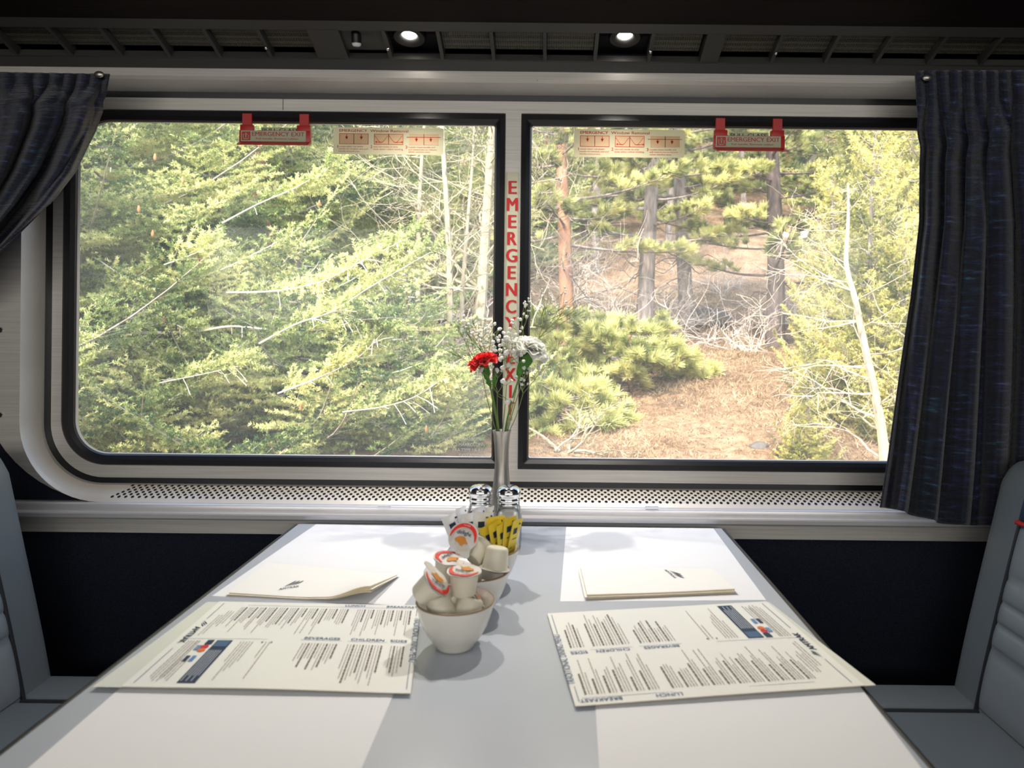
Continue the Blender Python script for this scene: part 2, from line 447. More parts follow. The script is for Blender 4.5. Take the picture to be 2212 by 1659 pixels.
# wood bulkhead above
mb = MB()
pr_ = [(1.216, .5235), (1.150, .5335), (.95, .60), (.80, .80), (.80, ZCEIL - ZC), (1.32, ZCEIL - ZC), (1.32, .535)]
A = [Vector((-2.2, y, ZC + h)) for y, h in pr_]; B = [Vector((2.2, p.y, p.z)) for p in A]; k = len(pr_)
mb.add(A + B, [(i, k + i, k + (i + 1) % k, (i + 1) % k) for i in range(k)])
struct(mb, 'trim_2', 'wood', 'dark wood bulkhead running along the ceiling above the vents')

# ================================================================ overhead vent strip
gr = thing('overhead_vent_strip', 'long dark vent strip of meshed pockets and slim fins above the window', 'vent', (AC * 1.27 / F, 1.26, ZC + .51))
def panel(t, off=0):   # profile of the strip: t 0 front lip .. 1 back; off = normal offset upward
    y = 1.235 + .065 * t; h = .516 - .0236 * t
    return y + off * .34, h + off * .94
def gx(px): return (px - VX) / F * 1.235 + .007 * 0
def slab(x0, x1, t0, t1, o0, o1, m=0):
    c = []
    for x in (x0, x1):
        for t, o in ((t0, o0), (t1, o0), (t1, o1), (t0, o1)):
            y, h = panel(t, o); c.append((x, y, ZC + h))
    return c, ((0, 1, 2, 3), (7, 6, 5, 4), (0, 4, 5, 1), (1, 5, 6, 2), (2, 6, 7, 3), (3, 7, 4, 0))
mb = MB(); mb.add(*slab(-1.9, 1.9, -.32, .0, -.0005, .012)); mb.build('front_lip', 'grille', gr)
mb = MB(); mb.add(*slab(-1.9, 1.9, 1.0, 1.06, -.001, .012))
y0, h0 = panel(1.06, -.001)
mb.add([(x, y, ZC + h) for x in (-1.9, 1.9) for y, h in ((y0, h0), (1.314, .4765), (1.318, .4765), (1.318, .50))], ((0, 4, 5, 1), (1, 5, 6, 2), (2, 6, 7, 3)))
mb.build('back_lip', 'grille', gr)
mb = MB(); mb.add(*slab(-1.9, 1.9, -.3, 1.2, .030, .034)); mb.build('pocket_back', 'grille_dark', gr)
fins = [-140, -30, 95, 208, 318, 432, 549, None, 820, 938, 1054, 1170, 1284, 1406, None, 1685, 1807, 1922, 2040, 2160, 2280, 2400]
blocks = [(655, 724), (1522, 1563)]
for a, b in blocks:
    mb = MB(); mb.add(*slab(gx(a), gx(b), -.02, 1.02, -.001, .02)); mb.build('cover_plate', 'grille', gr)
edges = []
for k, fpx in enumerate(fins):
    if fpx is None: edges.append(blocks[0 if k < 10 else 1]); continue
    x = gx(fpx); mb = MB(); mb.add(*slab(x - .0032, x + .0032, -.01, 1.01, -.001, .02)); fo = mb.build('fin', 'grille', gr)
    edges.append((fpx, fpx))
    if fpx in (549, 820, 1406, 1685):
        y, h = panel(.6, -.003); bm = bmesh.new(); bmesh.ops.create_uvsphere(bm, u_segments=10, v_segments=8, radius=.0032)
        MB().bm(bm, 0, Matrix.Translation((x, y, ZC + h))).build('screw', 'chrome', fo, smooth=True)
for k in range(len(edges) - 1):
    a, b = edges[k][1], edges[k + 1][0]
    if (a, b) in ((724, 820), (820, 938), (1284, 1406)): continue
    x0, x1 = gx(a) + .004, gx(b) - .004
    mb = MB(); mb.add(*slab(x0, x1, .02, .80, .012, .014)); mb.build('mesh_panel', 'mesh', gr)
mb = MB(); mb.add(*slab(gx(724), gx(820) - .004, .0, .85, .010, .012)); mb.build('blank_panel', 'grille', gr)
# sensor nozzle in the blank pocket
c = P(770, 88, 1.26); ax = Vector((0, .25, -1)).normalized()
q = Matrix.Translation(c) @ ax.to_track_quat('Z', 'Y').to_matrix().to_4x4()
tn = thing('sensor_nozzle', 'small black cylinder with a white tip in the blank vent pocket', 'button', c)
mb = MB(); mb.lathe([(.0001, -.028), (.0085, -.028), (.0085, .004), (.0001, .004)], 20)
mb.v = [tuple(q @ Vector(p)) for p in mb.v]; mb.build('barrel', 'black', tn, smooth=True)
mb = MB(); mb.lathe([(.0080, .004), (.0080, .007), (.006, .0095), (.0001, .0105)], 20)
mb.v = [tuple(q @ Vector(p)) for p in mb.v]; mb.build('tip', 'white_plastic', tn, smooth=True)
# two reading lights
for px, py, lab in ((884, 82, 'small glowing round downlight beside the white-tipped button above the window'), (1350, 83, 'small glowing round downlight above the second window pane, between meshed pockets')):
    c = P(px, py, 1.262); ax = Vector((0, -.22, -1)).normalized()
    q = Matrix.Translation(c) @ ax.to_track_quat('Z', 'Y').to_matrix().to_4x4()
    t = thing('reading_light', lab, 'light', c, 'pair of reading lights')
    def put(mb, nm, mt):
        mb.v = [tuple(q @ Vector(p)) for p in mb.v]; return mb.build(nm, mt, t, smooth=True)
    put(MB().lathe([(.0112, -.022), (.028, -.022), (.030, -.004), (.027, .0005), (.020, .001), (.0155, -.002), (.0112, -.008), (.0112, -.022)], 32), 'housing', 'black')
    put(MB().lathe([(.0001, -.0005), (.006, -.0015), (.0098, -.004), (.0108, -.008), (.0001, -.0085)], 28), 'lens', 'lamp')
    ld = bpy.data.lights.new('reading_lamp', 'SPOT'); ld.energy = 17; ld.color = (1, .93, .84); ld.spot_size = math.radians(112); ld.spot_blend = 1.0; ld.shadow_soft_size = .012
    lo = bpy.data.objects.new('lamp_light', ld); C.objects.link(lo); lo.parent = t
    lo.location = ax * .014; lo.rotation_euler = (-ax).to_track_quat('Z', 'Y').to_euler()

# ================================================================ curtains
def curtain(name, label, edgeL, edgeR, hem, n1, n2, Y, seed, snap, amp):
    rnd = random.Random(seed); ph = [rnd.uniform(-.9, .9) for _ in range(40)]
    t0 = thing(name, label, 'curtain', P(*snap, Y))
    def pos(s, t):
        l = (lerp_tab([(k, v[0]) for k, v in edgeL], t), lerp_tab([(k, v[1]) for k, v in edgeL], t))
        r = (lerp_tab([(k, v[0]) for k, v in edgeR], t), lerp_tab([(k, v[1]) for k, v in edgeR], t))
        sw = s + .012 * math.sin(9 * s + 5 * t) * min(s, 1 - s) * 4
        x, y = l[0] + (r[0] - l[0]) * sw, l[1] + (r[1] - l[1]) * sw
        y += hem(s) * t
        hd = 1 - smooth((t - .05) / .12)
        w1 = math.sin(2 * PI * n1 * s + 2 * math.sin(7 * s)); w2 = math.cos(2 * PI * n2 * (s ** .85) + 1.5 * math.sin(3 * s + 2 * t) + ph[0] + .8 * math.sin(5 * t + 7 * s))
        w3 = math.sin(2 * PI * n2 * 2.3 * s + 4 * t)
        d = hd * .006 * w1 + (1 - hd) * (amp * (math.copysign(abs(w2) ** .7, w2)) + amp * .25 * w3)
        pin = math.exp(-((t - .15) / .03) ** 2)
        d = d * (1 - .45 * pin) + pin * .006
        x += (1 - hd) * 9 * math.sin(2 * PI * n2 * (s ** .85) + ph[1] + 2 * t) * min(1, 6 * s, 6 * (1 - s)) + 5 * math.sin(40 * t + 6 * s) * pin
        return P(x, y, Y - d)
    mb = MB().grid(pos, 220, 120)
    cl = mb.build('cloth', 'curtain', t0, smooth=True, ang=180)
    uv = cl.data.uv_layers.new(name='UVMap'); vi = np.empty(len(cl.data.loops), dtype=np.int32); cl.data.loops.foreach_get('vertex_index', vi)
    uv.data.foreach_set('uv', np.stack([(vi % 221) / 220, (vi // 221) / 120], 1).astype(np.float32).ravel())
    md = cl.modifiers.new('t', 'SOLIDIFY'); md.thickness = .0016
    c = P(*snap, Y - .012); bm = bmesh.new(); bmesh.ops.create_uvsphere(bm, u_segments=14, v_segments=8, radius=.008)
    MB().bm(bm, 0, Matrix.Translation(c) @ Matrix.Diagonal((1.1, .5, .75, 1))).build('snap_button', 'steel', t0, smooth=True)
    return t0
curtain('window_curtain', 'dark navy ribbed curtain swept aside and tied back above the grey seat edge',
        [(0, (-330, 150)), (.3, (-340, 300)), (.6, (-350, 480)), (1, (-360, 760))],
        [(0, (238, 160)), (.13, (228, 215)), (.25, (207, 280)), (.4, (163, 370)), (.55, (108, 440)), (.75, (20, 528)), (1, (-110, 640))],
        lambda s: 0, 17, 8.5, 1.254, 3, (214, 161), .030)
curtain('window_curtain', 'dark navy ribbed curtain hanging in straight folds down to the ledge',
        [(0, (1977, 152)), (.06, (1980, 205)), (.17, (1986, 320)), (.34, (1985, 480)), (.5, (1967, 640)), (.66, (1946, 780)), (.88, (1917, 990)), (1, (1900, 1096))],
        [(0, (2420, 152)), (.2, (2430, 330)), (1, (2480, 1108))],
        lambda s: 34 * smooth(s / .28), 16, 8.5, 1.260, 9, (2003, 168), .021)

# ================================================================ table
xl, xr, yb, yf = -.4475, .3145, 1.2765, .20
tb = thing('dining_table', 'long pale grey laminate dining table with dark edging reaching the window wall', 'table', ((xl + xr) / 2, .74, 0))
mb = MB().box(xl, xr, yf, yb, ZT - .028, ZT, 0, .003); mb.build('tabletop', 'table', tb, smooth=True)
mb = MB()
for x0, x1, y0, y1 in ((xl - .0055, xl + .0002, yf, yb), (xr - .0002, xr + .0055, yf, yb), (xl - .0055, xr + .0055, yf - .006, yf)):
    mb.box(x0, x1, y0, y1, ZT - .031, ZT - .0008, 0, .0018)
mb.build('edge_band', 'table_edge', tb, smooth=True)
mb = MB().box(-.11, -.02, .55, .75, .03, ZT - .028, 0, .008); mb.build('pedestal', 'steel', tb)
MB().box(-.22, .09, .42, .88, 0, .03, 0, .008).build('foot', 'steel', tb)

def paper(name, label, pts, cat, mt, th=.0006, z=0.0, group=None):
    q = [T(*p, z) for p in pts]
    mb = MB(); lo = [v.copy() for v in q]; hi = [v + Vector((0, 0, th)) for v in q]
    mb.add(lo + hi, ((3, 2, 1, 0), (4, 5, 6, 7), (0, 1, 5, 4), (1, 2, 6, 5), (2, 3, 7, 6), (3, 0, 4, 7)))
    o = mb.build(name, mt, org=sum(q, Vector()) / 4); return tag(o, label, cat, group)
g = 'white paper placemats'
paper('placemat', 'white paper placemat under the folded napkin with a curled corner', [(458, 1288), (873, 1309), (1004, 1141), (683, 1133)], 'placemat', 'paper', group=g)
paper('placemat', 'white paper placemat under the flat square-edged folded napkin', [(1210, 1300), (1655, 1297), (1541, 1142), (1223, 1139)], 'placemat', 'paper', group=g)
paper('placemat', 'white paper placemat nearest the camera on the tied-back curtain side, partly under a menu', [(-100, 1800), (722, 1800), (860, 1478), (268, 1480)], 'placemat', 'paper', group=g)
paper('placemat', 'faint white paper placemat nearest the camera on the hanging curtain side, partly under a menu', [(1302, 1800), (2095, 1800), (1852, 1476), (1283, 1470)], 'placemat', 'paper', group=g)

# ---- railway mark: a fan of swooping blades with small lettering beneath
def mark(mb, fn, s, m=0, letters=True):
    for k in range(3):
        x0 = -.62 + .42 * k; L_ = 1.0 - .12 * k; pts = []
        for i in range(9):
            t = i / 8; pts.append((x0 + .55 * t + .10 * t * t, .95 * t * L_ + .1))
        lo = [(x - .02 + .34 * (y), y * .92) for x, y in pts]; hi = [(x + .02 + .40 * math.sin(PI * min(1, .15 + .75 * i / 8)) * (i / 8) ** .6 + .34 * y, y) for i, (x, y) in enumerate(pts)]
        mb.add([fn(x * s, y * s) for x, y in lo] + [fn(x * s, y * s) for x, y in hi], [(i, i + 1, 10 + i, 9 + i) for i in range(8)], m)
    if letters: mb.text('AMTRAK', lambda x, y: fn(x, y - .42 * s), .36 * s, 'C', .02, m)

# ---- napkins
def napkin(label, c4, th, curl, logo, back_lift):
    """c4: pixel corners far-left, far-right, near-right, near-left at the top surface"""
    z0 = .0008
    q = [T(*p, th) for p in c4]
    def top(s, t):
        a = q[0].lerp(q[1], s); b = q[3].lerp(q[2], s); p = a.lerp(b, t)
        p.z = ZT + z0 + th + curl(s, t) + .0012 * math.sin(5 * s + 2 * t) * .4
        return p
    n = 30
    o = tag(bpy.data.objects.new('folded_napkin', None), label, 'napkin', 'folded paper napkins'); C.objects.link(o)
    o.location = sum((v for v in q), Vector()) / 4; o.location.z = ZT + z0
    mb = MB().grid(top, n, 12, 0, True)
    def base(s, t):
        p = top(s, t); k = curl(s, t); p.z = ZT + z0 if k < .0008 else ZT + z0 + k * .75
        return p
    rim = [(i / n, 1) for i in range(n + 1)] + [(1, 1 - j / 12) for j in range(1, 13)] + [(1 - i / n, 0) for i in range(1, n + 1)] + [(0, j / 12) for j in range(1, 12)]
    k = len(rim); vs = [top(*r) for r in rim] + [base(*r) for r in rim]
    # layered edge: three stacked bands
    mb.add(vs, [(i, (i + 1) % k, k + (i + 1) % k, k + i) for i in range(k)], 1)
    mb.grid(base, n, 12, 0)
    mb.build('folded_paper', ['napkin', 'napkin_edge'], o, smooth=True, ang=35)
    # loose under-layers showing at the edge
    lay = MB()
    for j in (1, 2):
        def low(s, t, j=j):
            p = base(s, t); f = top(s, t)
            p.z += (f.z - p.z) * (.30 * j); p.x += .0016 * j * (1 if s > .5 else -1) * (abs(s - .5) > .49); p.y -= .0012 * j * (t > .95); return p
        lay.grid(low, n, 6)
    lay.build('inner_layers', 'napkin', o, smooth=True)
    s0, t0, w, h, rot, sc = logo
    def fn(x, y):
        c_, s_ = math.cos(rot), math.sin(rot); X, Y = x * c_ - y * s_, x * s_ + y * c_
        p = top(s0 + X / w, t0 - Y / h); p.z += .0007; return p
    mb = MB(); mark(mb, fn, sc); mb.build('printed_mark', 'ink_navy', o)
    return o
napkin('white folded paper napkin with one corner curled up, beside the hanging menu text', [(579, 1217), (858, 1242), (800, 1298), (495, 1282)], .0035,
       lambda s, t: .014 * smooth((s - .70) / .30) * t + .004 * smooth((s - .45) / .5) * t, (.36, .72, .20, .075, .45, .0125), 0)
bpy.data.objects['folded_napkin']['label'] = 'white folded paper napkin with one corner curled up toward the creamer bowls'
napkin('white folded paper napkin with crisp square edges beside the second menu', [(1254, 1227), (1540, 1230), (1587, 1275), (1268, 1288)], .0055,
       lambda s, t: .001 * t, (.66, .25, .22, .06, -PI / 2 + .3, .0125), 0)

# ---- menus
def menu(label, c4, flip, lifts, seed, plastic):
    """c4: pixel corners far-left, far-right, near-right, near-left on the table plane"""
    q = [T(p[0], p[1], lifts[i] + .0012) for i, p in enumerate(c4)]
    Ls = ((q[1] - q[0]).length + (q[2] - q[3]).length) / 2; Lt = ((q[3] - q[0]).length + (q[2] - q[1]).length) / 2
    def S(s, t, up=0.0):
        a = q[0].lerp(q[1], s); b = q[3].lerp(q[2], s); p = a.lerp(b, t)
        p.z += up + .0012 * math.sin(PI * s) * math.sin(3 * t) + .0016 * t * t * (.3 + .7 * math.sin(PI * s) ** 2) * (1 if not flip else .4)
        return p
    o = tag(bpy.data.objects.new('laminated_menu', None), label, 'menu', 'laminated menus'); C.objects.link(o)
    o.location = S(.5, .5)
    mb = MB().grid(lambda s, t: S(s, t, .0006), 26, 20, 0, True).grid(lambda s, t: S(s, t, 0), 26, 20, 0)
    rim = [(i / 26, 1) for i in range(27)] + [(1, 1 - j / 20) for j in range(1, 21)] + [(1 - i / 26, 0) for i in range(1, 27)] + [(0, j / 20) for j in range(1, 20)]
    k = len(rim); mb.add([S(*r, .0006) for r in rim] + [S(*r, 0) for r in rim], [(i, (i + 1) % k, k + (i + 1) % k, k + i) for i in range(k)], 1)
    mb.build('sheet', ['menu', 'napkin_edge'], o, smooth=True, ang=50)
    # clear laminate margin at the outer end
    e0, e1 = plastic
    def E(s, t, up=0):
        p = S(0 if not flip else 1, t, up); d = (S(0, t) - S(.1, t)).normalized() if not flip else (S(1, t) - S(.9, t)).normalized()
        wdt = e0 + (e1 - e0) * t
        p = p + d * wdt * s; p.z = max(p.z - .0003, ZT + .001) if p.x < xr and p.x > xl else p.z; return p
    MB().grid(E, 4, 16).build('clear_border', 'laminate_clear', o, smooth=True)
    rd = random.Random(seed)
    G = (lambda s, t: S(s, t, .0011)) if not flip else (lambda s, t: S(1 - s, 1 - t, .0011))
    body = MB()
    def line(s, t0, t1, w, m=0):
        t = t0
        while t < t1 - .004:
            e = min(t1, t + rd.uniform(.012, .045))
            body.quad(G(s - w, t), G(s + w, t), G(s + w, e), G(s - w, e), m); t = e + .005
    # upper band: dish blocks
    s = .955; k = 0
    while s > .155:
        if abs(s - .69) < .014: s -= .03
        ln = rd.uniform(.12, .23); line(s, .085, .085 + ln, .0036, 0); s -= .0125
        for j in range(rd.choice((2, 3, 3))):
            line(s, .085, .085 + rd.uniform(.16, .36), .0019, 1); s -= .0105
        s -= .008
    for j, (s, a, b) in enumerate([(.125, .15, .32), (.112, .14, .36), (.10, .14, .33), (.088, .2, .45), (.075, .2, .47)]): line(s, a, b, .0018, 1)
    # lower band
    for s_hi, s_lo, b1 in ((.95, .89, .40), (.86, .715, .42), (.675, .53, .30)):
        s = s_hi; k = 0
        while s > s_lo:
            bold = k % 3 == 0; line(s, .545, .545 + rd.uniform(.5, 1) * b1, .0034 if bold else .0019, 0 if bold else 1); s -= .0125; k += 1
    for j, s in enumerate((.40, .385, .33, .318, .306, .294, .282)): line(s, .54, .54 + rd.uniform(.15, .42), .0019, 1)
    for s in (.41, .372): body.quad(G(s - .006, .535), G(s, .535), G(s, .55), G(s - .006, .55), 0)
    for j in range(9): line(.135 - .0115 * j if j < 4 else .155 - .0115 * j, .53 if j > 2 else .74, .95 - .02 * (j % 3), .0019, 1)
    body.build('printed_text', ['ink', 'ink_light'], o)
    def hr(s0, s1, t, w=.0011): MB().quad(G(s0, t - w), G(s1, t - w), G(s1, t + w), G(s0, t + w)).build('ruled_line', 'ink_blue', o)
    def vr(s, t0, t1, w=.0012): MB().quad(G(s - w, t0), G(s + w, t0), G(s + w, t1), G(s - w, t1)).build('ruled_line', 'ink_blue', o)
    hr(.16, .97, .055); hr(.04, .38, .507); hr(.52, .69, .507); hr(.715, .88, .507); hr(.895, .96, .507)
    vr(.984, .03, .16); vr(.984, .72, .97); vr(.035, .03, .26); vr(.030, .62, .97)
    hd = MB(); hh = .0058
    def head(txt, s0, t0, h=hh):
        MB().text(txt, lambda x, y: G(s0 + x / Ls, t0 - y / Lt), h, 'C', .015).build('heading', 'ink_blue', o)
    head('LUNCH', .68, .043); head('BREAKFAST', .91, .046); head('BEVERAGES', .605, .497); head('CHILDREN', .795, .497); head('SIDES', .925, .497)
    MB().text('TRADITIONAL DINING MENU', lambda x, y: G(.978 + y / Ls, .18 + x / Lt), .0075, 'L', .0, 0, .53 * Lt).build('title', 'ink_blue', o)
    hd.text('AMTRAK', lambda x, y: G(.024 + y / Ls, .36 + x / Lt), .0078, 'L', .03, 1, .20 * Lt)
    mark(hd, lambda x, y: G(.030 + y / Ls, .305 + x / Lt), .0085, 1, False)
    hd.build('printed_mark', ['ink_blue', 'ink_navy'], o)
    bx = MB()
    def rect(s0, s1, t0, t1, m, dz=0):
        p = [G(s0, t0), G(s1, t0), G(s1, t1), G(s0, t1)]
        for v in p: v.z += dz
        bx.quad(*p, m)
    rect(.178, .243, .525, .965, 0)
    rect(.183, .238, .53, .60, 5, .0002)
    for j in range(6): rect(.186 + .009 * j, .1885 + .009 * j, .64, .95 - .05 * (j % 2), 1, .0002)
    # four payment-card emblems
    rect(.140, .168, .525, .575, 0, .0001); rect(.118, .137, .585, .64, 2, .0001); rect(.142, .158, .70, .76, 2, .0001); rect(.118, .134, .70, .76, 0, .0001)
    bx.text('VISA', lambda x, y: G(.124 + y / Ls, .588 + x / Lt) + Vector((0, 0, .0003)), .0028, 'L', .03, 1, .009)
    for sx, sy, m in ((.152, .60, 3), (.152, .64, 4)):
        c = G(sx, sy); bx.poly([c + Vector((.0042 * math.cos(u), .0042 * math.sin(u), .0002 + .0001 * (m == 4))) for u in [2 * PI * i / 16 for i in range(16)]], m)
    bx.build('printed_boxes', ['ink_navy', 'ink_white', 'ink_lblue', 'ink_red', 'ink_orange', 'ink_blue'], o)
    return o
menu('laminated dining menu lying partly behind the front creamer bowl', [(474, 1300), (909, 1309), (887, 1500), (262, 1485)], False, (0.0006, .0006, .0016, .003), 5, (.016, .028))
menu('laminated dining menu with a corner jutting over the table edge by the grey seat', [(1182, 1326), (1655, 1300), (1868, 1482), (1243, 1527)], True, (.0006, .002, .0035, .0018), 5, (.004, .012))
# ================================================================ bowls
bowls = [(-.101, .790), (-.0900, .889), (-.0815, .979)]
bprof = [(.0001, 0.0), (.0195, 0), (.0218, .002), (.0225, .0045), (.0290, .0125), (.0355, .024), (.0402, .037), (.0430, .0475), (.0436, .0505), (.0432, .0520), (.0421, .0521), (.0412, .0505), (.0392, .040), (.0340, .025), (.026, .013), (.015, .0085), (.0001, .0075)]
blab = ['white ceramic bowl of creamers nearest the camera, with a brown rim', 'white ceramic bowl of creamers standing between the other two bowls', 'white ceramic bowl holding sugar packets beside the shakers']
bowl0 = None
for (x, y), lab in zip(bowls, blab):
    if bowl0 is None:
        mb = MB(); mb.lathe(bprof, 56, (0, 0, 0), 0, lambda j: 0)
        bowl0 = thing('condiment_bowl', lab, 'bowl', (x, y, ZT + .0003), 'ceramic bowls of condiments')
        mb.build('bowl_body', 'ceramic', bowl0, smooth=True, ang=50, local=True)
        rm = MB().lathe([(.0434, .0503), (.0438, .0513), (.0433, .0523), (.0426, .0526), (.0419, .0522)], 56)
        rm.f = [f for f in rm.f if len(f) == 4]; rm.m = [0] * len(rm.f)
        rm.build('rim', 'rim_brown', bowl0, smooth=True, ang=180, local=True)
    else:
        b = copy_tree(bowl0); b.location = (x, y, ZT + .0003); b['label'] = lab
# ---- creamers (local: lid at z 0 facing +z, cup below)
cr = thing('creamer_cup', 'x', 'creamer', (0, 0, 0), 'single-serve creamer cups')
mb = MB().lathe([(.0001, -.0262), (.0118, -.0262), (.0131, -.0250), (.0135, -.0235), (.0158, -.0035), (.0166, -.0016), (.0188, -.0012), (.0188, -.0004), (.0001, -.0004)], 36)
mb.build('cup', 'cream', cr, smooth=True, ang=35, local=True)
mb = MB(); ring = []
for i in range(48):
    a = 2 * PI * i / 48; r = .0192
    d = max(0, math.cos(a + PI / 2 - .35)); r += .009 * smooth((d - .86) / .14)
    ring.append((r * math.cos(a), r * math.sin(a), .0004 * math.sin(5 * a) + (-.0025 * smooth((r - .0195) / .008)) + .0004))
mb.add([(0, 0, .0010)] + ring, [(0, i + 1, (i + 1) % 48 + 1) for i in range(48)])
mb.add([(0, 0, -.0002)] + [(x * .995, y * .995, z - .0006) for x, y, z in ring], [(0, (i + 1) % 48 + 1, i + 1) for i in range(48)])
lid = mb.build('foil_lid', 'foil', cr, smooth=True, ang=60, local=True)
mb = MB()
def arc_band(r0, r1, a0, a1, z, m, n=28, taper=False):
    for i in range(n):
        u, v = a0 + (a1 - a0) * i / n, a0 + (a1 - a0) * (i + 1) / n
        w = lambda t: r0 + (r1 - r0) * (1 - math.sin(PI * (t - a0) / (a1 - a0)) ** .5) if taper else r0
        mb.quad((w(u) * math.cos(u), w(u) * math.sin(u), z), (r1 * math.cos(u), r1 * math.sin(u), z), (r1 * math.cos(v), r1 * math.sin(v), z), (w(v) * math.cos(v), w(v) * math.sin(v), z), m)
arc_band(.0120, .0172, -.25, PI + .25, .0015, 0, 30, True)
sw = [(.0085 * math.cos(t) * (1 - .25 * math.sin(2 * t)), -.0052 + .0040 * math.sin(t) - .0015 * math.cos(2 * t), .0015) for t in [2 * PI * i / 24 for i in range(24)]]
mb.add([(0, -.0052, .0015)] + sw, [(0, i + 1, (i + 1) % 24 + 1) for i in range(24)], 1)
mb.add([(-.004, -.008, .0015), (.001, -.012, .0015), (.005, -.0075, .0015)], [(0, 1, 2)], 1)
mb.text('FAT FREE', lambda x, y: (x, y + .0136, .0018), .0016, 'C', .02, 3)
mb.text('delight', lambda x, y: (x, y + .0008 + .0018 * math.sin(x / .024 * PI + PI / 2), .0020), .0052, 'C', .03, 2)
mb.build('printed_label', ['lid_red', 'lid_orange', 'ink_navy', 'ink_white'], lid, local=True)
def orient(o, n, up):
    n = Vector(n).normalized(); up = Vector(up); up = (up - n * up.dot(n)).normalized(); x = up.cross(n)
    o.rotation_euler = Matrix((x, up, n)).transposed().to_euler()
TC = Vector((.14, -.93, .33))
cl = [ # (world lid centre, normal, up, label)
    (P(944, 1256, .778), (.71, -.14, .68), (-.5, -.2, -.7), 'creamer cup lying tilted at the rim of the front bowl, printed lid facing up'),
    (P(1003, 1234, .790), (.02, -.04, 1), (-.4, -.9, 0), 'creamer cup standing upright at the top of the front bowl'),
    (Vector((bowls[0][0] - .010, bowls[0][1] - .013, ZT + .034)), (.35, -.15, -.93), (-1, -1, 0), 'upturned creamer cup low in the front bowl, under the tilted one'),
    (Vector((bowls[0][0] + .012, bowls[0][1] - .010, ZT + .031)), (-.25, -.3, -.9), (1, -1, 0), 'upturned creamer cup low in the front bowl, under the upright one'),
    (Vector((bowls[0][0] + .021, bowls[0][1] + .016, ZT + .052)), (.75, .2, .55), (-.3, 0, .9), 'creamer cup at the far side of the front bowl with its foil tab poking up'),
    (P(1001, 1160, .880), (-.12, -.80, .60), (.28, .45, .85), 'creamer cup on top of the middle bowl, red printed lid facing the camera'),
    (P(1041, 1180, .900), (.45, .75, .48), (0, -.3, .9), 'creamer cup lying on its side behind, near the yellow packets'),
    (P(1068, 1229, .872), (-.15, -.12, -1), (.7, 1, 0), 'upturned creamer cup at the edge of the middle bowl'),
    (P(970, 1206, .856), (.18, -.10, .97), (-1, .6, 0), 'creamer cup wedged between the front bowl and the middle bowl'),
    (Vector((bowls[1][0] - .008, bowls[1][1] - .008, ZT + .036)), (-.3, .2, -.9), (-1, -1, 0), 'upturned creamer cup half buried in the middle bowl'),
    (Vector((bowls[1][0] - .026, bowls[1][1] + .014, ZT + .058)), (-.72, .35, .55), (0, .5, .8), 'creamer cup leaning out of the far side of the middle bowl'),
]
for k, (p, nn, up, lab) in enumerate(cl):
    o = cr if k == 0 else copy_tree(cr)
    o.location = p; orient(o, nn, up); o['label'] = lab
# ---- sugar packets (local: base at z 0, height along z, face -y)
def packet(name, lab, grp, m, fld):
    o = thing(name, lab, 'sugar packet', (0, 0, 0), grp)
    w, h = .0125, .058
    def f(sg):
        def g(s, t):
            e = (math.sin(PI * min(1, max(0, s))) ** .5) * (math.sin(PI * min(1, max(0, (t - .06) / .88))) ** .5 if .06 < t < .94 else 0)
            return ((s - .5) * 2 * w, sg * (.0002 + .0024 * e) + fld * math.sin(2.2 * s + t) * .003, h * t)
        return g
    mb = MB().grid(f(-1), 12, 16, 0).grid(f(1), 12, 16, 0, True); mb.build('paper_sachet', m, o, smooth=True, ang=60, local=True)
    pr = MB()
    def dec(s0, s1, t0, t1, mi):
        for sg in (-1, 1):
            g = f(sg); n = 4
            for i in range(n):
                u, v = s0 + (s1 - s0) * i / n, s0 + (s1 - s0) * (i + 1) / n
                q = [Vector(g(u, t0)), Vector(g(v, t0)), Vector(g(v, t1)), Vector(g(u, t1))]
                for p in q: p.y += sg * .0004
                pr.quad(*q, mi)
    dec(.25, .62, .66, .80, 0); dec(.3, .75, .52, .54, 0); dec(.12, .88, .2, .21, 0); dec(.2, .5, .30, .32, 0); dec(.7, .85, .86, .90, 0)
    pr.build('printed_block', 'ink_navy', o, local=True); return o
yo = packet('sweetener_packet', 'x', 'yellow sweetener packets', 'yellow', 1)
ORD = ['first', 'second', 'third', 'fourth', 'fifth', 'sixth', 'seventh', 'eighth', 'ninth']
bx_, by_ = bowls[2]
ys = [(.006, -.024, -.30, 35), (.014, -.024, -.17, 55), (.009, -.010, -.12, 20), (.021, -.020, -.04, 62), (.017, -.006, .02, 30), (.027, -.013, .12, 58), (.025, .002, .17, 35), (.031, -.006, .30, 66)]
for k, (dx, dy, tx, yaw) in enumerate(ys):
    o = yo if k == 0 else copy_tree(yo)
    o.location = (bx_ + dx * .55 + .0125, by_ + dy, ZT + .034 + .0035 * (k % 3))
    o.rotation_euler = (Matrix.Rotation(tx * .8, 3, 'Y') @ Matrix.Rotation(.10, 3, 'X') @ Matrix.Rotation(math.radians(yaw), 3, 'Z')).to_euler()
    o['label'] = f'yellow sweetener packet in the rear bowl, {ORD[k]} of the eight from the tied-back curtain side'
wo = packet('sugar_packet', 'x', 'white sugar packets', 'packet_white', -1)
ws = [(-.0345, .002, -.42, 25), (-.028, .012, -.25, 60), (-.018, -.004, -.12, 30), (-.012, .010, .03, 55), (-.004, -.002, .02, 20), (.001, .014, .12, 62), (-.008, .022, -.05, 40)]
